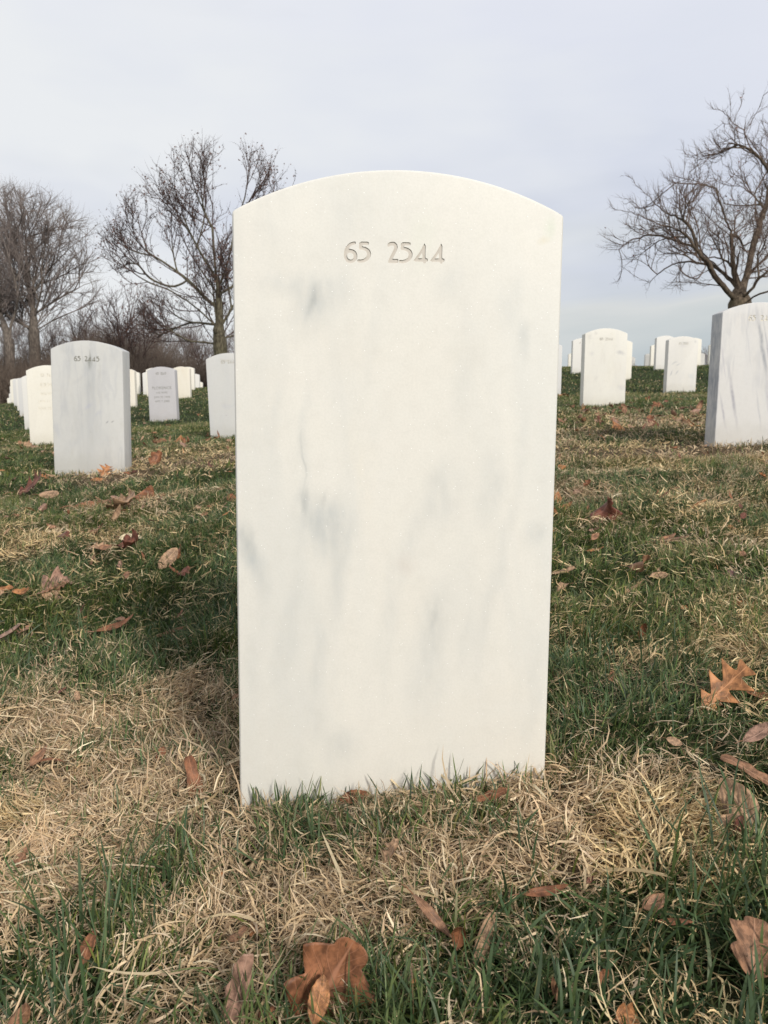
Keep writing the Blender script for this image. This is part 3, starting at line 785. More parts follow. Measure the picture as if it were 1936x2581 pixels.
# ------------------------------------------------------------------ fallen leaves
LC = {'rust': (.24, .10, .048), 'orange': (.38, .17, .07), 'tan': (.36, .225, .135), 'pink': (.33, .195, .14), 'redbrown': (.15, .055, .035), 'cream': (.64, .53, .35), 'purple': (.17, .085, .085), 'brown': (.26, .135, .075)}
LM = {}
def leaf_mat(cn):
    if cn in LM: return LM[cn]
    c = LC[cn]
    M = NT('leaf_' + cn)
    uv = M.n('ShaderNodeUVMap', uv_map='UVMap'); sx = M.n('ShaderNodeSeparateXYZ'); M.l(uv.outputs[0], sx.inputs[0])
    tco = M.n('ShaderNodeTexCoord')
    big = M.noise(tco.outputs['Object'], 5, 4, .6); fine = M.noise(tco.outputs['Object'], 38, 4, .7)
    col = M.mix(M.maprange(big, .35, .68), tuple(q * .42 for q in c), tuple(min(1, q * 1.35) for q in c))
    col = M.mix(M.maprange(fine, .56, .76, 0, .5), col, tuple(q * .4 for q in c))
    ax = M.math('ABSOLUTE', M.math('SUBTRACT', sx.outputs['X'], .5))
    mid = M.maprange(ax, .012, .05, .75, 0.0)
    side_ = M.math('FRACT', M.math('MULTIPLY', M.math('SUBTRACT', sx.outputs['Y'], M.math('MULTIPLY', ax, .5)), 8))
    sv = M.maprange(M.math('ABSOLUTE', M.math('SUBTRACT', side_, .5)), .0, .09, .45, 0.0)
    vv = M.math('MAXIMUM', mid, sv)
    col = M.mix(vv, col, tuple(min(1, q * 1.35 + .03) for q in c))
    M.l(col, M.b.inputs['Base Color'])
    M.b.inputs['Roughness'].default_value = .55; M.b.inputs['Specular IOR Level'].default_value = .3
    bp = M.n('ShaderNodeBump'); bp.inputs['Strength'].default_value = .5; bp.inputs['Distance'].default_value = .0012
    M.l(M.math('ADD', M.math('MULTIPLY', vv, 1.0), M.math('MULTIPLY', big, .8)), bp.inputs['Height']); M.l(bp.outputs[0], M.b.inputs['Normal'])
    LM[cn] = M.m; return M.m
def leaf_mesh(shape, seed, curl=1.0, roll=0.0):
    """Unit-length dry leaf: midrib along +Y from 0 to 1, lying in XY, curled; two skins a hair apart."""
    r = np.random.default_rng(seed)
    nr_, ns = (54, 13) if shape in ('oak', 'maple') else (26, 9)
    t = np.linspace(0, 1, nr_); s = np.linspace(-1, 1, ns)
    if shape == 'oak':
        env = .36 * np.sin(PI * np.clip(t, 0, 1) ** .9) ** .55 * (.75 + .35 * t)
        ph = r.uniform(0, .3)
        pk = 1 - np.abs(((t * 3.6 + ph) % 1) - .5) * 2
        w = env * (.22 + .85 * pk ** 1.4); shear = .42
        wl = w * r.uniform(.9, 1.1); wr = env * (.22 + .85 * (1 - np.abs(((t * 3.6 + ph + .12) % 1) - .5) * 2) ** 1.4)
    elif shape == 'maple':
        env = .52 * np.sin(PI * t ** .75) ** .6
        pk = 1 - np.abs(((t * 2.3 + .1) % 1) - .5) * 2
        wl = env * (.55 + .5 * pk); wr = env * (.55 + .5 * (1 - np.abs(((t * 2.3 + .3) % 1) - .5) * 2)); shear = .3
    elif shape == 'lance':
        wl = wr = .095 * np.sin(PI * t ** .9) ** .8; shear = .1
    elif shape == 'strip':
        wl = .14 * np.sin(PI * np.clip(t * .9 + .05, 0, 1)) ** .5 * (1 + .15 * np.sin(t * 17)); wr = .13 * np.sin(PI * np.clip(t * .9 + .05, 0, 1)) ** .5 * (1 + .18 * np.sin(t * 13 + 1)); shear = .1
    else:
        wl = .25 * np.sin(PI * t ** .85) ** .75; wr = wl * r.uniform(.85, 1.1); wl = wl * (1 + .05 * np.sin(t * 40)); shear = .2
    T, S = np.meshgrid(t, s, indexing='ij')
    Wt = np.where(S < 0, wl[:, None], wr[:, None])
    x = S * Wt; y = T + np.abs(S) * Wt * shear
    z = np.zeros_like(x)
    # crumple
    for k in range(5):
        a, b = r.normal(0, 5), r.normal(0, 5)
        z += .035 * curl * np.sin(x * a * 1.6 + y * b + r.uniform(0, 6)) / (1 + k * .4)
    z -= .03 * np.abs(S) * 0
    # roll the edges in and bend the length
    kr = (1.6 + roll) * curl * r.choice([1, 1, -1]) if shape not in ('lance', 'strip') else r.uniform(2, 6) * curl
    ang = x * kr * 1.6
    x2 = np.sin(ang) / (kr * 1.6); z2 = z + (1 - np.cos(ang)) / (kr * 1.6)
    kb = r.uniform(-1.3, 1.6) * curl + (1.2 if shape == 'lance' else 0) * r.choice([-1, 1]) * .6
    kb = kb if abs(kb) > .15 else .3
    b = y * kb
    y3 = np.sin(b) / kb - z2 * np.sin(b); z3 = (1 - np.cos(b)) / kb + z2 * np.cos(b)
    tw = r.normal(0, .7) * curl * T
    x4 = x2 * np.cos(tw) - z3 * np.sin(tw) * .3; z4 = z3 + x2 * np.sin(tw)
    Vt = np.stack([x4, y3, z4], -1).reshape(-1, 3)
    Vb = Vt.copy(); Vb[:, 2] -= .007
    n_ = nr_ * ns; id_ = np.arange(n_).reshape(nr_, ns)
    q = np.stack([id_[:-1, :-1], id_[:-1, 1:], id_[1:, 1:], id_[1:, :-1]], -1).reshape(-1, 4)
    qb = q[:, ::-1] + n_
    rim = np.r_[id_[0, :], id_[1:, -1], id_[-1, ::-1][1:], id_[::-1, 0][1:-1]]
    rq = np.stack([rim, rim + n_, np.roll(rim, -1) + n_, np.roll(rim, -1)], -1)
    F = np.concatenate([q, qb, rq])
    me = np_mesh('leaf', np.concatenate([Vt, Vb]), F.ravel(), np.full(len(F), 4), True)
    uvl = me.uv_layers.new(name='UVMap')
    uvs = np.stack([(S * .5 + .5).ravel(), T.ravel()], -1); uvs = np.concatenate([uvs, uvs])
    uvl.data.foreach_set('uv', uvs[F.ravel()].astype(np.float32).ravel())
    return me
def stem_mesh(r0=.012, L=.28, seed=0):
    r = np.random.default_rng(seed); k = r.uniform(-1, 1)
    bm = bmesh.new(); rings = []
    for i in range(6):
        t = i / 5; c = Vector((k * .12 * t * t, -L * t, .03 * math.sin(t * 3)))
        rings.append([bm.verts.new(c + Vector((math.cos(a) * r0 * (1 - .2 * t), 0, math.sin(a) * r0 * (1 - .2 * t)))) for a in (0, PI / 2, PI, 3 * PI / 2)])
    for a, b in zip(rings, rings[1:]):
        for i in range(4): bm.faces.new((a[i], a[(i + 1) % 4], b[(i + 1) % 4], b[i]))
    bm.faces.new(rings[0]); bm.faces.new(rings[-1][::-1])
    bmesh.ops.recalc_face_normals(bm, faces=bm.faces)
    me = bpy.data.meshes.new('stem'); bm.to_mesh(me); bm.free(); return me
MESHC = {}
def variant(shape, i, curl, roll=0):
    k = (shape, i, curl, roll)
    if k not in MESHC: MESHC[k] = leaf_mesh(shape, i * 13 + 5, curl, roll)
    return MESHC[k]
STEM = {}
def place_leaf(pos, L, phi, tilt, shape, cn, label, seed=0, curl=1.0, group=None, rollz=0.0, stem=True):
    """phi: direction of the midrib (0 = right, 90 = away/up); tilt: 0 lying, 90 standing and facing back to the path."""
    base = variant(shape, seed % 7 if seed < 1000 else seed, curl)
    key = (shape, seed % 7 if seed < 1000 else seed, curl, cn)
    if key not in MESHC: m2 = base.copy(); m2.materials.clear(); m2.materials.append(leaf_mat(cn)); MESHC[key] = m2
    o = bpy.data.objects.new('fallen_leaf', MESHC[key]); C.objects.link(o)
    t = math.radians(tilt); p = math.radians(phi)
    ex = Vector((1, 0, 0)); ey = Vector((0, math.cos(t), math.sin(t)))
    d = ex * math.cos(p) + ey * math.sin(p); nrm = ex.cross(ey)
    if rollz: nrm = Matrix.Rotation(math.radians(rollz), 3, d) @ nrm
    sd = d.cross(nrm)
    M_ = Matrix((sd, d, nrm)).transposed().to_4x4()
    q = Vector(pos) - d * L * .5
    o.matrix_world = Matrix.Translation(q) @ M_ @ Matrix.Scale(L, 4)
    tag(o, label, 'leaf', group)
    if stem and shape != 'strip':
        if 'm' not in STEM:
            STEM['m'] = stem_mesh()
            S_ = NT('leaf_stem'); S_.b.inputs['Base Color'].default_value = (.22, .10, .05, 1); S_.b.inputs['Roughness'].default_value = .6
            STEM['m'].materials.append(S_.m)
        s = bpy.data.objects.new('stem', STEM['m']); C.objects.link(s); s.parent = o
    return o
G_HERO = 'dead leaves lying in the grass'
# u, v, length px, phi, tilt, shape, colour, label, seed, curl, lift m
LEAVES = [
 (832,2478,240,60,66,'maple','rust','large crumpled brown leaf standing in the grass below the front stone, biggest leaf of all',1001,.55,.030),
 (803,2520,110,78,60,'oval','orange','small orange curled flap leaf leaning on the largest crumpled leaf',2,1.0,.036),
 (606,2490,205,72,60,'strip','pink','pinkish brown torn leaf standing on edge beside the largest crumpled leaf',3,.7,.026),
 (700,2550,140,18,40,'strip','rust','narrow rust leaf bridging the pink torn leaf and the largest leaf',4,.7,.012),
 (1092,2308,140,-45,45,'lance','brown','slender brown leaf slanting down to the curled rust leaf below the front stone',1,.5,.032),
 (1228,2352,190,62,50,'lance','tan','long tan lance leaf rising to the right beside the small curled rust leaf',2,.4,.022),
 (1163,2345,95,70,40,'oval','rust','small tightly curled rust leaf between two slender leaves below the front stone',3,1.7,.026),
 (1228,2400,70,80,40,'oval','tan','short tan leaf half under the long lance leaf below the front stone',5,1.0,.010),
 (1375,2250,125,4,30,'lance','rust','rust lance leaf lying level in straw below the right corner of the front stone',0,.6,.016),
 (1905,2385,150,70,55,'maple','brown','broad brown leaf with a dark edge cut by the lower right frame edge',1002,.5,.018),
 (1868,2030,160,112,55,'oval','tan','dull tan pointed leaf standing upright in straw near the right frame edge',4,.6,.018),
 (1828,2068,55,20,30,'oval','tan','little tan leaf at the foot of the upright tan pointed leaf',1,.8,.012),
 (1890,1935,140,-32,25,'strip','brown','long twisted brown leaf running out at the right frame edge',2,.8,.014),
 (1912,1858,90,15,25,'oval','pink','pinkish leaf in straw at the right frame edge above the twisted brown leaf',3,.8,.012),
 (1820,1738,165,38,50,'oak','orange','orange pointed lobed oak leaf standing up at the right side of the front stone',1003,.55,.024),
 (1790,1765,60,150,40,'oval','rust','curled rust leaf tip touching the orange lobed oak leaf',5,1.4,.014),
 (1925,1760,90,-30,30,'strip','rust','rust leaf reaching the right frame edge beside the orange lobed oak leaf',6,.8,.012),
 (295,1583,110,16,20,'lance','rust','long rust lance leaf in dark green grass left of the front stone',0,.5,.016),
 (30,1612,110,-8,20,'oval','pink','broad pinkish brown leaf at the left frame edge in green grass',3,.8,.014),
 (425,1598,90,22,15,'lance','rust','darker slender leaf just right of the long rust lance leaf',3,.6,.010),
 (490,1975,150,-70,45,'strip','rust','rust twisted leaf standing in straw beside the lower left corner of the front stone',4,.9,.018),
 (405,1898,48,85,35,'oval','rust','small oval rust leaf in straw left of the twisted rust leaf',2,.9,.012),
 (135,1905,70,32,20,'lance','rust','rust lance leaf on straw near the left frame edge',2,.7,.012),
 (100,1908,60,60,30,'oval','brown','brown leaf crossing the rust lance leaf on straw near the left edge',1,.8,.010),
 (332,1352,62,15,45,'oval','cream','pale cream leaf lying over a dark red one left of the front stone',4,.9,.020),
 (330,1378,75,-8,15,'maple','redbrown','dark red crumpled leaf under the pale cream leaf',1,1.2,.008),
 (425,1410,72,60,45,'oval','tan','tan upright leaf with a dark fold, right of the pale cream leaf',0,1.2,.014),
 (450,1402,60,25,25,'oval','rust','rust leaf leaning behind the tan upright leaf with a dark fold',6,1.2,.012),
 (140,1468,85,48,35,'maple','pink','dusty pink crumpled leaf in dark grass near the left side',2,1.1,.014),
 (148,1508,60,70,35,'oval','pink','pink upright leaf just below the dusty pink crumpled one',5,1.0,.010),
 (85,1232,95,15,40,'oak','redbrown','red brown lobed oak leaf lying in front of the stone carved 65 2445',1004,.8,.018),
 (125,1250,60,-10,20,'oval','tan','tan leaf tucked against the red brown lobed oak leaf',0,1.0,.010),
 (258,1272,130,8,25,'maple','rust','big rust leaf heading the leaf drift in front of the stone carved 65 2445',0,1.0,.018),
 (315,1282,95,-10,20,'maple','tan','broad tan leaf overlapping the big rust leaf in the drift',3,1.0,.014),
 (305,1312,65,40,30,'oval','tan','small folded tan leaf below the broad tan leaf of the drift',3,1.2,.010),
 (388,1250,95,5,30,'maple','rust','dark orange folded leaf in deep green grass right of the leaf drift',4,1.2,.018),
 (245,1342,60,-5,15,'oval','redbrown','flat red brown leaf below the leaf drift left of the front stone',6,.8,.010),
 (262,1188,62,80,65,'oak','orange','small orange oak leaf standing upright against the foot of the stone carved 65 2445',1005,.7,.020),
 (247,1208,36,20,30,'oval','orange','small orange leaf touching the upright oak leaf by the stone carved 65 2445',2,1.0,.008),
 (83,1118,34,80,60,'oak','orange','small orange oak leaf standing before the ERMA stone',1006,.7,.016),
 (396,1162,46,70,35,'maple','rust','crumpled rust leaf on the straw strip right of the stone carved 65 2445',5,1.2,.020),
 (440,1118,48,30,35,'maple','orange','orange leaf heap piece before the FLORENCE stone',6,1.2,.016),
 (415,1135,60,12,25,'lance','rust','rust leaf leading up to the orange heap piece before the FLORENCE stone',4,.8,.012),
 (585,1262,50,-60,40,'oval','rust','rust leaf poking out beside the left edge of the front stone',1,1.0,.014),
 (1525,1300,85,15,35,'maple','redbrown','dark red brown crumpled leaf right of the front stone',1007,1.3,.018),
 (1560,1305,70,20,25,'oval','redbrown','red brown leaf joined to the crumpled dark one right of the front stone',5,1.3,.012),
 (1622,1442,75,-18,30,'oval','brown','curled brown leaf with a dark hollow, right of the front stone',6,1.7,.014),
 (1660,1462,45,0,25,'oval','tan','little tan leaf just beyond the curled brown leaf with a hollow',0,1.0,.010),
 (1870,1452,80,-12,25,'oval','purple','purple brown arched leaf in green grass toward the right edge',4,1.2,.018),
 (1616,1592,48,75,50,'oval','rust','small crumpled rust leaf standing in green grass right of the front stone',1008,1.6,.018),
 (1900,1528,100,-8,20,'oval','orange','orange tan leaf lying flat at the right edge in green grass',2,.8,.016),
 (1735,1533,45,0,25,'oval','orange','small orange leaf left of the flat orange tan leaf',5,.8,.014),
 (1596,1496,62,30,25,'lance','tan','tan lance leaf in dry grass right of the front stone',0,.7,.012),
 (1500,1388,50,12,20,'lance','orange','orange narrow leaf near the right edge of the front stone',1,.7,.012),
 (1420,1450,60,-5,20,'strip','tan','tan strip leaf touching the right edge of the front stone',3,.7,.012),
 (1405,1258,40,80,45,'oval','orange','orange upright leaf touching the right edge of the front stone high up',0,.8,.016),
 (1425,1280,45,-3,25,'oval','orange','orange flat leaf beside the upright one at the right edge of the front stone',6,.8,.012),
 (1690,1365,100,8,20,'lance','brown','long dull brown leaf lying flat beyond the curled brown leaf',4,.5,.014),
 (1680,1378,55,20,25,'oval','brown','brown folded leaf under the long dull brown leaf',1,1.2,.010),
 (1670,1262,45,12,20,'lance','redbrown','small dark red leaf on mid green grass right of the front stone',5,.5,.012),
 (1760,1275,60,30,25,'lance','orange','orange lance leaf pointing away, on mid grass toward the right edge',3,.6,.012),
 (1715,1155,42,98,75,'lance','redbrown','dark red lance leaf standing upright on the straw strip before the blue streaked stone',1,.4,.020),
 (1850,1108,42,5,30,'oak','rust','rust leaf lying against the foot of the blue streaked stone',1009,1.0,.012),
 (895,2012,80,3,35,'oval','rust','rust leaf pressed against the foot of the front stone',1010,.8,.012),
 (1238,2008,90,14,25,'strip','rust','rust strip leaf in straw just below the front stone, right half',5,.5,.010),
 (556,2212,30,60,40,'oval','orange','tiny bright orange leaf scrap in straw below the front stone',3,.6,.012),
 (1487,2218,26,40,40,'oval','redbrown','tiny red leaf scrap in straw right below the front stone',1,.6,.012),
 (1650,2275,75,20,35,'oval','brown','brown leaf half buried in straw at lower right',0,1.0,.014),
 (1700,2325,90,-5,35,'lance','rust','rust slender leaf behind the tall green tuft at lower right',3,.7,.014),
 (220,2385,85,82,50,'oval','rust','rust leaf standing among green blades at lower left',4,.7,.014),
 (1395,2490,90,110,55,'lance','brown','brown slender leaf standing among green blades at the bottom',5,.6,.014),
 (1035,2500,110,70,55,'lance','orange','orange slender leaf standing upright at the bottom, right of the largest leaf',6,.6,.014),
 (1015,2530,80,95,50,'lance','brown','dark brown slender leaf crossing the orange slender one at the bottom',0,.6,.010),
 (1590,2560,80,10,40,'maple','orange','orange brown leaf half hidden by green blades at the bottom edge',4,1.0,.014),
 (640,2340,40,70,45,'oval','orange','small orange brown leaf in a green tuft above the pink torn leaf',2,.8,.012),
 (1520,2460,50,60,45,'oval','rust','rust leaf scrap inside the dense green tuft at lower right',6,.8,.012),
 (60,2560,90,40,40,'oval','brown','brown leaf among blades at the lower left corner',6,.8,.010),
]
for (u, v, lp, phi, tilt, shape, cn, lab, sd, cu_, lift) in LEAVES:
    if v > 1850: lift += .008
    pos, d = ray_ground(u, v, lift)
    pos = P(u, v, d * .997)
    L = lp * d / F0
    pos[2] = max(pos[2], float(G(pos[0], pos[1])) + .005)
    place_leaf(pos, L, phi, tilt, shape, cn, lab, sd, cu_)
# the rest of the leaf fall: looks and places that nothing tells apart share a label
R_ = random.Random(11)
ZN = [('in the near turf', .5, 1.3), ('between the front stone and the second row', 1.4, 3.2), ('among the second row of stones', 3.2, 6.5), ('on the upper slope between the far rows', 6.5, 20)]
SHN = {'oak': 'lobed oak', 'maple': 'crumpled broad', 'lance': 'narrow lance', 'oval': 'oval', 'strip': 'torn strip'}
CNN = {'rust': 'rust', 'orange': 'orange', 'tan': 'tan', 'pink': 'pinkish', 'redbrown': 'dark red', 'brown': 'brown'}
POOL = []
def rest(x, y, zi, L, shape=None): POOL.append((L / max(y, .3), x, y, zi, L))
def rest_now(x, y, zi, L, shape=None):
    if not clear_of_stones(np.array([x]), np.array([y]))[0]: return
    sh = shape or R_.choice(['oval', 'lance', 'maple', 'oak', 'oval', 'strip']); cn = R_.choice(['rust', 'orange', 'tan', 'tan', 'pink', 'redbrown', 'brown', 'brown'])
    lab = 'small %s %s leaf scattered %s' % (CNN[cn], SHN[sh], ZN[zi][0])
    z = float(G(x, y)) + R_.uniform(.012, .026)
    place_leaf((x, y, z), L, R_.uniform(0, 360), R_.choice([5, 12, 25, 45]), sh, cn, lab, R_.randrange(7), R_.choice([.7, 1.0, 1.3]), group=lab + 's', rollz=R_.uniform(-35, 35), stem=zi < 2)
for zi, n_, wide in ((0, 22, .45), (1, 170, .52), (2, 190, .55), (3, 130, .55)):
    _, y0, y1 = ZN[zi]
    for _i in range(n_):
        y = y0 + (y1 - y0) * R_.random() ** (1 if zi < 3 else 1.4); x = R_.uniform(-1, 1) * (wide * y + .1)
        rest(x, y, zi, R_.uniform(.012, .028) if zi == 0 else (R_.uniform(.012, .034) if zi == 1 else R_.uniform(.025, .06)))
# drifts
for (u, v, n_, su, sv, zi) in [(240,1290,10,90,14,1),(1500,1060,26,60,14,2),(1740,1058,34,60,14,2),(1600,1035,12,60,8,2),(430,1125,14,45,10,2),(540,1110,7,25,8,2),(30,1115,8,40,10,2),(1560,1085,6,60,8,2),(1440,1002,5,15,4,3),(40,1340,6,50,20,1),(330,1410,5,80,25,1),(80,1545,7,80,30,1)]:
    for _i in range(n_):
        g, d = ray_ground(u + R_.gauss(0, su), v + R_.gauss(0, sv))
        rest(g[0], g[1], zi, R_.uniform(.03, .06) if zi == 1 else R_.uniform(.04, .085))

POOL = [p for p in POOL if clear_of_stones(np.array([p[1]]), np.array([p[2]]))[0]]
POOL.sort(key=lambda p: -p[0])
for _, x, y, zi, L in POOL[:205]: rest_now(x, y, zi, L)
# the hundreds of lesser scraps between them, as one litter
ks = ['rust', 'tan', 'brown', 'redbrown', 'orange', 'pink']
LV, LF, LI, LU, off = [], [], [], [], 0
for _, x, y, zi, L in POOL[205:]:
    src = variant(R_.choice(['oval', 'lance', 'maple', 'oak', 'strip']), R_.randrange(7), R_.choice([.7, 1.0]))
    nv = len(src.vertices); co = np.empty(nv * 3, np.float32); src.vertices.foreach_get('co', co); co = co.reshape(-1, 3)
    nl = len(src.loops); li = np.empty(nl, np.int32); src.loops.foreach_get('vertex_index', li)
    uvb = np.empty(nl * 2, np.float32); src.uv_layers[0].data.foreach_get('uv', uvb)
    Rm = np.array((Matrix.Rotation(R_.uniform(0, 6.28), 3, 'Z') @ Matrix.Rotation(R_.uniform(-.6, .6), 3, 'X') @ Matrix.Rotation(R_.uniform(-.5, .5), 3, 'Y')))
    co = (co * L) @ Rm.T + np.array([x, y, float(G(x, y)) + R_.uniform(.012, .03)])
    LV.append(co); LF.append(li + off); off += nv; LI.append(np.full(nl // 4, R_.randrange(len(ks)), np.int32)); LU.append(uvb)
me = np_mesh('leaf_litter', np.concatenate(LV), np.concatenate(LF), np.full(sum(len(q) for q in LI), 4), True)
ul = me.uv_layers.new(name='UVMap'); ul.data.foreach_set('uv', np.concatenate(LU))
lo = link_mesh('leaf_litter', me)
for k in ks: me.materials.append(leaf_mat(k))
me.polygons.foreach_set('material_index', np.concatenate(LI))
tag(lo, 'smaller scraps of brown leaf litter strewn through the turf', 'leaf litter', kind='stuff')

# ------------------------------------------------------------------ bare trees
def bark_mat(name, c1, c2, mossy=None):
    M = NT(name); t_ = M.n('ShaderNodeTexCoord')
    mp_ = M.n('ShaderNodeMapping'); mp_.inputs['Scale'].default_value = (9, 9, 2); M.l(t_.outputs['Object'], mp_.inputs[0])
    nn = M.noise(mp_.outputs[0], 1.6, 5, .65)
    col = M.mix(M.maprange(nn, .35, .65), c1, c2)
    if mossy:
        sz = M.n('ShaderNodeSeparateXYZ'); M.l(t_.outputs['Object'], sz.inputs[0])
        col = M.mix(M.math('MULTIPLY', M.maprange(sz.outputs['Z'], mossy[1], mossy[1] + 1.5, .7, 0), M.maprange(M.noise(t_.outputs['Object'], 2, 3), .3, .6)), col, mossy[0])
    M.l(col, M.b.inputs['Base Color']); M.b.inputs['Roughness'].default_value = .9; M.b.inputs['Specular IOR Level'].default_value = .15
    bp = M.n('ShaderNodeBump'); bp.inputs['Strength'].default_value = .8; bp.inputs['Distance'].default_value = .03
    M.l(nn, bp.inputs['Height']); M.l(bp.outputs[0], M.b.inputs['Normal'])
    return M.m
def resample(pts, step):
    o = [np.array(pts[0], float)]
    for a, b in zip(pts, pts[1:]):
        a = np.array(a, float); b = np.array(b, float); L = np.linalg.norm(b - a); k = max(1, int(round(L / step)))
        for i in range(1, k + 1): o.append(a + (b - a) * i / k)
    return o
def smooth_line(pts, it=2):
    p = [np.array(q, float) for q in pts]
    for _ in range(it):
        o = [p[0]]
        for a, b in zip(p, p[1:]): o += [a * .75 + b * .25, a * .25 + b * .75]
        o.append(p[-1]); p = o
    return p
class Tree:
    def __init__(s): s.pos = []; s.par = []
    def add(s, p, par): s.pos.append(np.array(p, float)); s.par.append(par); return len(s.pos) - 1
    def limb(s, pts, step, jit, r):
        pts = resample(smooth_line(pts, 2), step)
        if not s.pos: cur = s.add(pts[0], -1)
        else:
            A = np.array(s.pos); cam_p = np.array([0, 0, CAM_Z]); a_ = (A - cam_p); b_ = pts[0] - cam_p   # join where the fork is seen
            q_ = np.abs(a_[:, 0] / a_[:, 1] - b_[0] / b_[1]) + np.abs(a_[:, 2] / a_[:, 1] - b_[2] / b_[1]) + .002 * np.abs(a_[:, 1] - b_[1])
            cur = int(np.argmin(q_)); sh_ = s.pos[cur] - pts[0]
            pts = [p + sh_ for p in pts]
        off = np.zeros(3)
        for p in pts[1:]:
            off = off * .85 + r.normal(0, jit, 3)
            cur = s.add(p + off, cur)
    def colonise(s, att, step, infl, kill, iters, r, up=.14, jit=.13, momentum=.45):
        att = np.array(att); alive = np.ones(len(att), bool)
        D0 = {}
        for it in range(iters):
            kd = kdtree.KDTree(len(s.pos))
            for i, p in enumerate(s.pos): kd.insert(p, i)
            kd.balance()
            acc = {}
            for ai in np.nonzero(alive)[0]:
                _, i, d = kd.find(att[ai])
                if d < kill: alive[ai] = False; continue
                if d < infl:
                    v = (att[ai] - s.pos[i]) / d
                    if i in acc: acc[i] += v
                    else: acc[i] = v.copy()
            if not acc: break
            new = 0
            for i, v in acc.items():
                par = s.par[i]
                m = (s.pos[i] - s.pos[par]) / (np.linalg.norm(s.pos[i] - s.pos[par]) + 1e-9) if par >= 0 else np.array([0, 0, 1.])
                v = v / (np.linalg.norm(v) + 1e-9) + np.array([0, 0, up]) + m * momentum + r.normal(0, jit, 3)
                v /= np.linalg.norm(v)
                q = s.pos[i] + v * step
                k2 = D0.get(i, 0)
                if k2 > 3: continue
                D0[i] = k2 + 1
                s.add(q, i); new += 1
            if not new: break
    def ramify(s, inside, r, step, first, spacing, length, angle, up, levels, wander=.08, ratio=.55):
        """Side branches off every limb, then off those, each one straightish and drawn to the light."""
        n0 = len(s.pos); front = []
        chn = [0] * n0
        for p in s.par:
            if p >= 0: chn[p] += 1
        for i in range(first, n0):
            if s.par[i] < 0: continue
            if r.random() < step / spacing or chn[i] == 0: front.append((i, 0, length * r.uniform(.6, 1.25), chn[i] == 0))
        while front:
            i, lev, L, cont = front.pop()
            par = s.par[i]; m = s.pos[i] - s.pos[par]; m = m / (np.linalg.norm(m) + 1e-9)
            if cont: d = m
            else:
                q = r.normal(0, 1, 3); q -= m * q.dot(m); q /= np.linalg.norm(q)
                a = math.radians(r.uniform(angle[0], angle[1])); d = m * math.cos(a) + q * math.sin(a)
            cur = i; st_ = step * (.8 if lev else 1); n_ = max(2, int(L / st_)); slack = r.uniform(.85, 1.12)
            bend = r.normal(0, wander, 3)
            for k in range(n_):
                d = d + np.array([0, 0, up]) + bend + r.normal(0, wander, 3); d /= np.linalg.norm(d)
                q = s.pos[cur] + d * st_
                if not inside(q, slack): break
                cur = s.add(q, cur)
                if lev < levels and k >= 1 and r.random() < st_ / (spacing * (.62 ** (lev + 1))):
                    front.append((cur, lev + 1, L * ratio * r.uniform(.5, 1.2) * (1 - .4 * k / n_), False))
    def radii(s, r0, rt):
        n_ = len(s.pos); ch = [[] for _ in range(n_)]
        for i, p in enumerate(s.par):
            if p >= 0: ch[p].append(i)
        tips = sum(1 for c in ch if not c)
        e = math.log(max(tips, 3)) / math.log(rt * .42 / r0)
        acc = np.zeros(n_)
        for i in range(n_ - 1, -1, -1):
            if not ch[i]: acc[i] = 1.0
            if s.par[i] >= 0: acc[s.par[i]] += acc[i]
        s.r = r0 * acc ** (1 / e) * (1 + 1.38 * (acc / acc.max()) ** 1.5); s.ch = ch
        for i in range(n_):
            if ch[i]:
                k = max(ch[i], key=lambda q: s.r[q]); s.r[k] = min(s.r[i], max(s.r[k], s.r[i] * .84))
        return s
def tube_np(P_, R_, ns):
    """P_: (n,3) centre line, R_: (n,) radii. Returns verts, quads."""
    n_ = len(P_)
    T = np.gradient(P_, axis=0); T /= (np.linalg.norm(T, axis=1, keepdims=True) + 1e-9)
    up = np.array([0.13, .99, .05]); A = np.cross(T, up); A /= (np.linalg.norm(A, axis=1, keepdims=True) + 1e-9); B = np.cross(T, A)
    an = np.arange(ns) * 2 * PI / ns
    V = P_[:, None] + R_[:, None, None] * (A[:, None] * np.cos(an)[None, :, None] + B[:, None] * np.sin(an)[None, :, None])
    i = np.arange(n_ - 1)[:, None] * ns; j = np.arange(ns)[None]; j2 = (j + 1) % ns
    F = np.stack([i + j, i + j2, i + ns + j2, i + ns + j], -1).reshape(-1, 4)
    return V.reshape(-1, 3), F
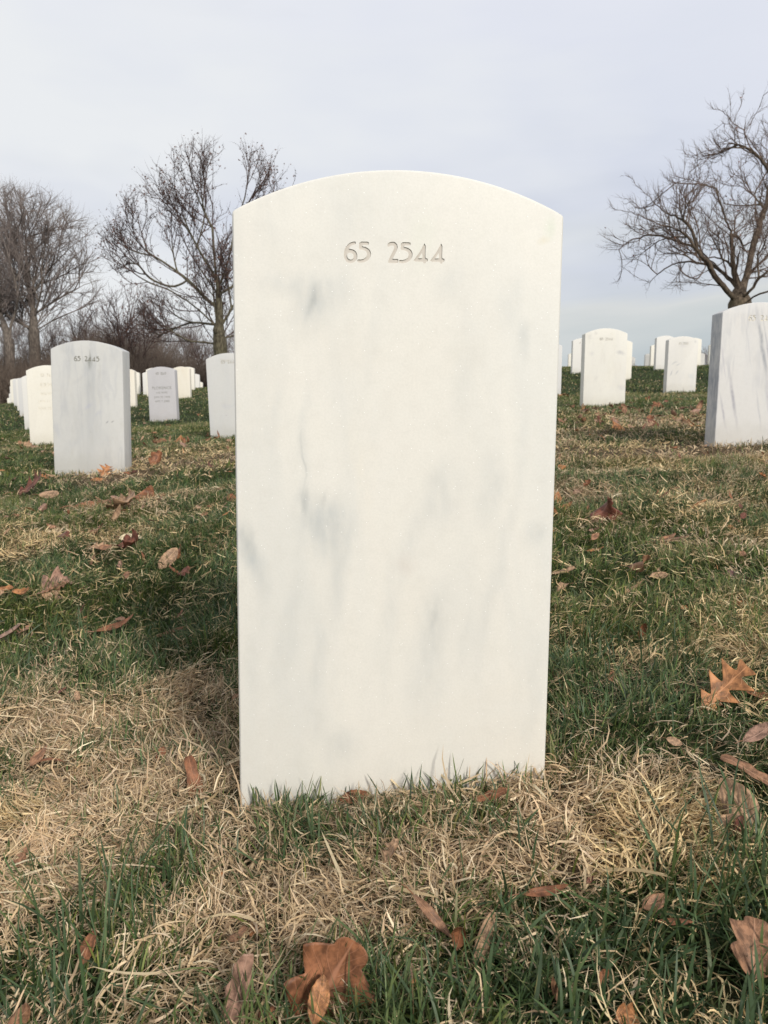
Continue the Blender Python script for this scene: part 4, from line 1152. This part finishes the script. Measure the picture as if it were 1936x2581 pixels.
def tree_meshes(t, split, r, twig=(2, .3, .6, .005), tip=True):
    """Limbs thicker than split go to the trunk mesh; the rest with the twigs to the crown mesh."""
    big, small = [[], [], 0], [[], [], 0]
    def put(dst, V, F): dst[0].append(V); dst[1].append(F + dst[2]); dst[2] += len(V)
    n_ = len(t.pos); Pn = np.array(t.pos)
    starts = [(0, -1)]
    while starts:
        i, par = starts.pop()
        chain = [par, i] if par >= 0 else [i]
        while t.ch[i]:
            c = sorted(t.ch[i], key=lambda q: -t.r[q])
            for q in c[1:]: starts.append((q, i))
            i = c[0]; chain.append(i)
        if len(chain) < 2: continue
        R = t.r[chain].copy()
        if par >= 0: R[0] = min(R[0], R[1] * 1.25)
        R[-1] *= .6
        k = 0
        thick = R > split
        m = len(chain) if thick.all() else int(np.argmin(thick))
        if m >= 2: V, F = tube_np(Pn[chain[:m + 1]], R[:m + 1], 9 if R[0] > .08 else 6); put(big, V, F)
        else: m = 0
        if m < len(chain) - 1: V, F = tube_np(Pn[chain[m:]], R[m:], 5 if R[m] > .02 else 3); put(small, V, F)
    # twigs, vectorised
    nt_, l0, l1, rad = twig
    cand = np.nonzero(t.r < split * .8)[0]
    if nt_ and len(cand):
        ii = np.repeat(cand, nt_)
        par = np.array(t.par)[ii]; par = np.maximum(par, 0)
        m = Pn[ii] - Pn[par]; m /= (np.linalg.norm(m, axis=1, keepdims=True) + 1e-9)
        d1 = m * .9 + r.normal(0, .45, (len(ii), 3)) + np.array([0, 0, .28]); d1 /= np.linalg.norm(d1, axis=1, keepdims=True)
        d2 = d1 + r.normal(0, .35, d1.shape) + np.array([0, 0, .12]); d2 /= np.linalg.norm(d2, axis=1, keepdims=True)
        L = r.uniform(l0, l1, (len(ii), 1))
        p0 = Pn[ii]; p1 = p0 + d1 * L * .5; p2 = p1 + d2 * L * .5
        A = np.cross(d1, [.1, .98, .1]); A /= (np.linalg.norm(A, axis=1, keepdims=True) + 1e-9); B = np.cross(d1, A)
        V = np.zeros((len(ii), 7, 3))
        for k in range(3):
            o_ = (A * math.cos(k * 2.094) + B * math.sin(k * 2.094)) * rad
            V[:, k] = p0 + o_; V[:, 3 + k] = p1 + o_ * .75
        V[:, 6] = p2
        b = (np.arange(len(ii)) * 7)[:, None]
        Q = np.concatenate([b + np.array([k, (k + 1) % 3, 3 + (k + 1) % 3, 3 + k]) for k in range(3)], 1).reshape(-1, 4)
        Tr = np.concatenate([b + np.array([3 + k, 3 + (k + 1) % 3, 6]) for k in range(3)], 1).reshape(-1, 3)
        off = small[2]; small[2] += V.shape[0] * 7; small[0].append(V.reshape(-1, 3)); small[1].append(Q + off); tri = Tr + off
        ends = np.concatenate([p1, p2])
    else: tri = np.zeros((0, 3), int); ends = Pn[cand]
    def mk(nm, s, tr):
        if not s[0]: return None
        F = np.concatenate(s[1]); fl = np.concatenate([F.ravel(), tr.ravel()]); lt = np.r_[np.full(len(F), 4), np.full(len(tr), 3)]
        return np_mesh(nm, np.concatenate(s[0]), fl, lt, True)
    return mk('trunk', big, np.zeros((0, 3), int)), mk('crown', small, tri), ends
def make_tree(origin, t, mat_t, mat_c, label, group, split, r, twig, leaves=None, name='bare_tree'):
    a, b, ends = tree_meshes(t, split, r, twig)
    root = empty(name, origin)
    tag(root, label, 'tree', group)
    off = Matrix.Translation(-Vector(origin))
    for nm, m, mt in (('trunk', a, mat_t), ('crown', b, mat_c)):
        if m is None: continue
        m.transform(off); link_mesh(nm, m, mt, root)
    if leaves:
        n_, size, mt = leaves
        k = r.choice(len(ends), n_); c = ends[k] + r.normal(0, .05, (n_, 3)) - np.array([0, 0, .04])
        a1 = r.normal(0, 1, (n_, 3)); a1[:, 2] -= .8; a1 /= np.linalg.norm(a1, axis=1, keepdims=True)
        b1 = np.cross(a1, r.normal(0, 1, (n_, 3))); b1 /= np.linalg.norm(b1, axis=1, keepdims=True)
        n1 = np.cross(a1, b1)
        s = r.uniform(.6, 1.2, (n_, 1)) * size
        V = np.stack([c, c + a1 * s * .5 - b1 * s * .28 + n1 * s * .1, c + a1 * s, c + a1 * s * .5 + b1 * s * .28 + n1 * s * .1], 1).reshape(-1, 3)
        F = np.arange(n_ * 4).reshape(-1, 4)
        m = np_mesh('dead_leaves', V, F.ravel(), np.full(n_, 4)); m.transform(off)
        link_mesh('dead_leaves', m, mt, root)
    return root
def PD(pt, D, sx=1, ox=0, oy=0):   # point on a limb: place measured on the photograph, depth its own
    return P(pt[0] / sx + ox, pt[1] / sx + oy, D)
def limbs(lst, D0, spread, sx, ox, oy, r):
    out_ = []
    for pts in lst:
        slope = r.normal(0, spread); n_ = len(pts)
        o = []
        for i, p in enumerate(pts): o.append(PD(p, D0 + slope * (i / max(1, n_ - 1)) ** .8 * 1.0, sx, ox, oy))
        out_.append(o)
    return out_
def ell_points(ells, D0, n, r, zs=1.0, hollow=.35):
    tot = sum(e[2] * e[3] for e in ells); o = []
    for (u, v, ru, rv) in ells:
        c = P(u, v, D0); k = D0 / F0; m = int(n * ru * rv / tot)
        while m > 0:
            q = r.uniform(-1, 1, 3); l = np.linalg.norm(q)
            if l > 1 or (l < .55 and r.random() < hollow): continue
            o.append(c + np.array([q[0] * ru * k, q[1] * (ru + rv) * .5 * k * zs, q[2] * rv * k])); m -= 1
    return o

def hull(ells, D0):
    k = D0 / F0
    E = [(P(u, v, D0), ru * k, (ru + rv) * .8 * k + .6, rv * k) for (u, v, ru, rv) in ells]
    def inside(q, slack):
        for c, a, b, z in E:
            if ((q[0] - c[0]) / a) ** 2 + ((q[1] - c[1]) / b) ** 2 + ((q[2] - c[2]) / z) ** 2 < slack * slack: return True
        return False
    return inside
# --- big bare tree on the right, behind the streaked stone
r = np.random.default_rng(21); Dr = 24.0
LR = [[(1455,2060),(1450,1700),(1448,1590)],
 [(1448,1590),(1500,1450),(1540,1250),(1580,1100),(1620,980),(1659,850),(1672,700),(1640,560),(1650,400)],
 [(1400,1690),(1330,1600),(1240,1510),(1180,1400),(1140,1330),(1080,1250),(1000,1130),(920,1080),(800,1070),(650,1010),(520,950),(420,930)],
 [(1430,1600),(1340,1480),(1250,1420),(1160,1350),(1100,1290),(1040,1250),(940,1215),(820,1180),(720,1165),(600,1200),(490,1270)],
 [(1175,1300),(1110,1120),(1050,1050),(960,1010),(860,940),(790,880),(720,820),(650,740)],
 [(1430,1570),(1385,1400),(1390,1180),(1350,1060),(1300,970),(1270,800),(1200,765),(1080,755),(950,750),(870,720)],
 [(1040,1040),(1020,940),(1010,850),(1050,760),(1060,600)],
 [(1659,780),(1600,650),(1500,560),(1450,450),(1410,350),(1330,320),(1280,240),(1190,210)],
 [(1410,350),(1450,240),(1480,120)], [(1500,560),(1400,500),(1300,480),(1220,420)],
 [(1600,980),(1560,940),(1500,880),(1440,820),(1370,760)],
 [(1500,1570),(1560,1470),(1659,1370),(1780,1250),(1900,1100),(2000,900),(2050,700)],
 [(1500,1650),(1560,1600),(1659,1470),(1800,1380),(2000,1300),(2200,1200)],
 [(1510,1690),(1600,1620),(1700,1570),(1900,1530),(2100,1500)],
 [(1620,980),(1700,850),(1800,700),(1850,500),(1850,300)], [(1659,850),(1780,780),(1900,700),(2050,600)],
 [(1180,1400),(1050,1370),(930,1390),(800,1450),(730,1530)], [(1340,1500),(1250,1390),(1170,1330)], [(1420,1520),(1430,1350),(1450,1230)], [(1390,1180),(1450,1200),(1500,1280)],
 [(1650,600),(1720,450),(1740,250)], [(1390,1400),(1330,1340),(1260,1320),(1180,1330)]]
t = Tree()
for L_ in limbs(LR, Dr, 1.0, 2.984, 1380, 200, r): t.limb(L_, .22, .018, r)
HR = [(1720,600,195,130), (1860,420,165,170), (2050,520,220,240), (1640,650,120,80), (1990,300,130,90), (1930,650,160,70), (1560,560,70,60)]
t.ramify(hull(HR, Dr), r, .18, 12, .60, 1.45, (28, 65), .085, 3, .075)
t.radii(.0075, .36)
bark_r = bark_mat('bark_brown', (.045, .032, .024), (.15, .115, .085), ((.16, .14, .07), 1.2)); twig_r = bark_mat('twigs_brown', (.10, .07, .055), (.17, .12, .095))
leaf_b = NT('dead_tree_leaves'); leaf_b.b.inputs['Base Color'].default_value = (.16, .065, .035, 1); leaf_b.b.inputs['Roughness'].default_value = .8
p0 = t.pos[0].copy(); p0[2] = float(H(p0[0], p0[1])) - .1; t.pos[0] = p0
make_tree(tuple(p0), t, bark_r, twig_r, 'large bare spreading tree with a low forked trunk behind the blue streaked stone', 'bare winter trees', .022, r, (2, .15, .45, .0042), (170, .09, leaf_b.m))

# --- brown-leaved tree on the left
r = np.random.default_rng(5); Dl = 38.0
LL = [[(1158,1330),(1155,1110),(1150,1010)], [(1150,1010),(1150,940),(1150,800),(1130,650),(1120,450),(1115,300),(1117,120),(1118,30)],
 [(1145,1000),(1080,930),(1000,860),(900,800),(800,770),(700,700),(620,650),(560,590)], [(1145,870),(1090,830),(1000,740),(900,660),(800,600),(720,520),(660,430)],
 [(1150,740),(1080,620),(1000,480),(940,400),(860,320),(770,220)], [(1150,760),(1210,600),(1230,470),(1290,350),(1380,230),(1440,90)], [(1120,450),(1060,330),(1020,220),(1000,110)],
 [(1165,1000),(1220,900),(1300,800),(1400,650),(1480,480),(1520,330),(1560,230)], [(1130,1080),(1000,1060),(850,1060),(720,1060),(640,1030)], [(1120,970),(1000,960),(900,1000),(820,1040)],
 [(1165,1060),(1230,1040),(1400,1000),(1550,960),(1700,930)], [(1230,470),(1280,300),(1300,180),(1310,80)], [(1290,350),(1400,300),(1490,170)], [(1150,800),(1260,740),(1400,560)], [(1000,740),(930,780),(820,740),(740,650)]]
t = Tree()
for L_ in limbs(LL, Dl, 1.3, 2.074, 0, 350, r): t.limb(L_, .3, .012, r)
HL = [(450,565,132,125), (540,492,126,105), (620,520,110,130), (380,640,110,100), (640,740,170,140), (430,800,110,70), (700,540,60,90), (548,435,58,52), (402,508,64,55), (320,640,50,60)]
t.ramify(hull(HL, Dl), r, .26, 8, .62, 2.8, (20, 48), .09, 3, .020)
t.radii(.010, .34)
bark_l = bark_mat('bark_olive', (.05, .042, .03), (.16, .14, .095), ((.20, .20, .10), 1.5)); twig_l = bark_mat('twigs_dark', (.060, .040, .036), (.115, .08, .07))
p0 = t.pos[0].copy(); p0[2] = float(H(p0[0], p0[1])) - .1; t.pos[0] = p0
leaf_c = NT('russet_tree_leaves'); leaf_c.b.inputs['Base Color'].default_value = (.115, .055, .04, 1); leaf_c.b.inputs['Roughness'].default_value = .8
make_tree(tuple(p0), t, bark_l, twig_l, 'tree with small russet leaves still clinging, rising behind the left edge of the front stone', 'bare winter trees', .03, r, (1, .25, .65, .006), (4300, .115, leaf_c.m), name='russet_tree')

# --- two tall bare trees at the far left
r = np.random.default_rng(9); Dt = 52.0
LT = [[(185,1330),(180,1150),(180,1000)], [(180,1000),(180,940),(170,840),(140,700),(130,520),(110,400),(90,290)], [(185,950),(220,800),(260,650),(330,500),(390,400)], [(170,1000),(100,960),(40,930),(-60,860)],
      [(195,1010),(260,960),(400,900),(500,860)], [(170,830),(220,760),(320,640),(430,540),(510,470)], [(180,930),(300,850),(400,790),(520,740)], [(140,700),(80,560),(40,430)], [(130,520),(200,400),(240,330)], [(150,780),(60,680),(0,560)]]
t = Tree()
for L_ in limbs(LT, Dt, 1.7, 2.074, 0, 350, r): t.limb(L_, .4, .02, r)
t.ramify(hull([(110,620,130,130), (60,540,75,65), (180,640,80,110), (60,760,120,90), (190,740,70,70)], Dt), r, .36, 8, .72, 4.0, (20, 55), .06, 3, .03)
t.radii(.015, .36)
bark_t = bark_mat('bark_grey', (.075, .062, .052), (.19, .16, .135)); twig_t = bark_mat('twigs_grey', (.17, .14, .125), (.25, .21, .19))
p0 = t.pos[0].copy(); p0[2] = float(H(p0[0], p0[1])) - .1; t.pos[0] = p0
make_tree(tuple(p0), t, bark_t, twig_t, 'tall grey bare tree with rounded twiggy crown above the far left row of stones', 'bare winter trees', .04, r, (1, .5, 1.1, .007))
r = np.random.default_rng(19); Dt = 48.0
LT = [[(55,1340),(52,1250),(52,1060)], [(50,1060),(30,980),(0,900),(-60,780),(-100,600)], [(60,1060),(80,960),(120,850),(100,750),(60,620),(20,500)], [(52,1100),(100,1020),(150,930)], [(30,980),(-50,940),(-150,880)], [(0,900),(10,760),(-10,600)]]
t = Tree()
for L_ in limbs(LT, Dt, 1.6, 2.074, 0, 350, r): t.limb(L_, .4, .025, r)
t.ramify(hull([(-10,690,120,130), (20,600,60,50), (-80,720,90,110)], Dt), r, .36, 8, .62, 3.8, (20, 55), .06, 3, .03)
t.radii(.015, .30)
p0 = t.pos[0].copy(); p0[2] = float(H(p0[0], p0[1])) - .1; t.pos[0] = p0
make_tree(tuple(p0), t, bark_t, twig_t, 'dark forked bare tree rising at the left frame edge behind the bright rounded stone', 'bare winter trees', .04, r, (2, .5, 1.1, .007))

# --- smaller trees and the wood behind them: generic growth, each its own
def generic_tree(u, vbase, vtop, ru, D, seed, label, natt=900, rt=.16, col=(bark_t, twig_t), rad=.010, twn=1, lv=None):
    r = np.random.default_rng(seed); k = D / F0
    base = P(u, vbase, D); base[2] = float(H(base[0], base[1])) - .1
    top = P(u, vtop, D); h = top[2] - base[2]
    t = Tree(); fork = .28 * h
    t.limb([base, base + np.array([r.normal(0, .1), 0, fork]), base + np.array([r.normal(0, .3), r.normal(0, .3), h * .55])], .35, .02, r)
    cc = base + np.array([0, 0, h * .62]); ax = np.array([ru * k, ru * k * .9, h * .42])
    ins = lambda q, sl: (((q - cc) / ax) ** 2).sum() < sl * sl
    for b_ in range(7):
        a = r.uniform(-PI, PI); e_ = r.uniform(.3, 1.1); z0 = base + np.array([0, 0, fork * r.uniform(.8, 1.8)])
        dd = np.array([math.cos(a) * math.cos(e_), math.sin(a) * math.cos(e_), math.sin(e_)]); ll = ru * k * r.uniform(.6, .9)
        t.limb([z0, z0 + dd * ll * .5, z0 + dd * ll + np.array([0, 0, ll * .25])], .35, .04, r)
    t.ramify(ins, r, .36, 6, .85 * (900 / max(natt, 100)) ** .3, 2.6, (22, 60), .08, 2, .035)
    t.radii(rad * 1.2, rt)
    return make_tree(tuple(base), t, col[0], col[1], label, 'bare winter trees', .05, r, (twn, .4, 1.0, rad), lv)
bark_d = bark_mat('bark_dark_brown', (.05, .038, .03), (.12, .09, .072)); twig_d = bark_mat('twigs_russet', (.075, .05, .045), (.13, .09, .08))  # dark brown bark and russet twigs of the low trees
GT = [(315, 1000, 690, 95, 46, 31, 'small dark twiggy tree between the tall grey tree and the russet tree', (bark_d, twig_d), (700, .10, leaf_c.m)),
      (235, 1000, 770, 80, 58, 32, 'low brown bare tree behind the stone carved 65 2445', (bark_d, twig_d), None),
      (420, 1000, 790, 90, 56, 33, 'low bare tree behind the FLORENCE stone', (bark_t, twig_t), None),
      (520, 1000, 800, 80, 60, 34, 'low bare tree behind the trunk of the russet tree', (bark_d, twig_d), None),
      (140, 1000, 800, 80, 60, 35, 'low bare tree between the trunks of the two tall trees at far left', (bark_d, twig_d), None),
      (640, 1000, 780, 90, 62, 36, 'bare tree hidden behind the upper left part of the front stone', (bark_t, twig_t), None),
      (-60, 1000, 720, 100, 64, 37, 'bare tree beyond the left frame edge behind the forked one', (bark_t, twig_t), None)]
for (u, vb, vt, ru, D, sd, lb, cl, lv) in GT: generic_tree(u, vb, vt, ru, D, sd, lb, col=cl, lv=lv)
twig_h = bark_mat('twigs_hazy', (.19, .165, .155), (.27, .235, .22))  # haze is mixed into this paler twig colour of the wood edge
wood = ['thin bare tree in the wood edge, %s' % w for w in ('outermost beyond the left frame edge', 'between the forked and the tall grey trees', 'showing through the crown of the tall grey tree', 'just right of the tall grey tree',
        'midway between the grey and russet trees', 'left behind the small dark twiggy tree', 'right behind the small dark twiggy tree', 'above the FLORENCE stone', 'left of the russet tree trunk', 'right of the russet tree trunk', 'hidden behind the front stone')]
for i_, (u, vt, ru, D) in enumerate([(-90, 700, 90, 70), (20, 690, 80, 74), (110, 700, 80, 78), (190, 660, 75, 72), (255, 720, 70, 66), (290, 700, 75, 76), (360, 715, 70, 70), (405, 760, 70, 64), (470, 770, 70, 72), (570, 770, 80, 74), (690, 740, 90, 76)]):
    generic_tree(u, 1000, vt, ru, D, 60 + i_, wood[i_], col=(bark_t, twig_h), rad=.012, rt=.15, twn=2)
twig_far = bark_mat('twigs_far', (.26, .24, .24), (.34, .31, .31))  # palest twigs: haze of the greater distance painted into the colour
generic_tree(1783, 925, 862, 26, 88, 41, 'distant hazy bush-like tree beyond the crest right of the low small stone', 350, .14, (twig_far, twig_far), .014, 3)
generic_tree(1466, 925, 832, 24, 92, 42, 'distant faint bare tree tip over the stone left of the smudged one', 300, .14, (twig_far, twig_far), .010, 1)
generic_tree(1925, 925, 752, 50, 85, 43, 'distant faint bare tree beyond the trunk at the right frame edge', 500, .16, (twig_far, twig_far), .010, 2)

# --- thicket: the brown mass behind the left rows
r = np.random.default_rng(77)
Vs, Fs, off = [], [], 0
n_b = 760
for b_ in range(n_b):
    D = r.uniform(44, 72); u = r.uniform(-160, 720)
    topv = 838 + 22 * math.sin(u * .013 + 1) + r.normal(0, 14) - (24 if 190 < u < 330 else 0) + (20 if u > 430 else 0)
    c = P(u, 1000, D); c[2] = float(H(c[0], c[1])) - .1
    ht = (P(u, topv, D)[2] - c[2]) * r.uniform(.6, 1.0); wd = r.uniform(.9, 1.9)
    m = 75
    a = r.uniform(-PI, PI, m); sp_ = np.abs(r.normal(0, 1, m)) * wd * .6
    p0 = c + np.stack([np.cos(a) * sp_ * .4, np.sin(a) * sp_ * .4, np.zeros(m)], -1)
    p1 = p0 + np.stack([np.cos(a) * sp_ * .5, np.sin(a) * sp_ * .5, ht * r.uniform(.3, .6, m)], -1) + r.normal(0, .15, (m, 3))
    p2 = p1 + np.stack([r.normal(0, .6, m), r.normal(0, .6, m), ht * r.uniform(.15, .45, m)], -1)
    p3 = p1 + np.stack([r.normal(0, .8, m), r.normal(0, .8, m), ht * r.uniform(.05, .4, m)], -1)
    for (x0, x1, w0) in ((p0, p1, .022), (p1, p2, .015), (p1, p3, .014)):
        V = np.zeros((m, 4, 3)); 
        V[:, 0] = x0 + [w0, 0, 0]; V[:, 1] = x0 + [-w0 * .5, w0 * .87, 0]; V[:, 2] = x0 + [-w0 * .5, -w0 * .87, 0]; V[:, 3] = x1
        bb = (np.arange(m) * 4)[:, None] + off
        Fs.append(np.concatenate([bb + [0, 1, 3], bb + [1, 2, 3], bb + [2, 0, 3]], 1).reshape(-1, 3)); Vs.append(V.reshape(-1, 3)); off += m * 4
F = np.concatenate(Fs)
me = np_mesh('thicket', np.concatenate(Vs), F.ravel(), np.full(len(F), 3))
tag(link_mesh('undergrowth', me, bark_mat('thicket_twigs', (.085, .064, .05), (.16, .125, .10))), 'dense brown leafless thicket filling the wood edge behind the left rows of stones', 'thicket', kind='stuff')
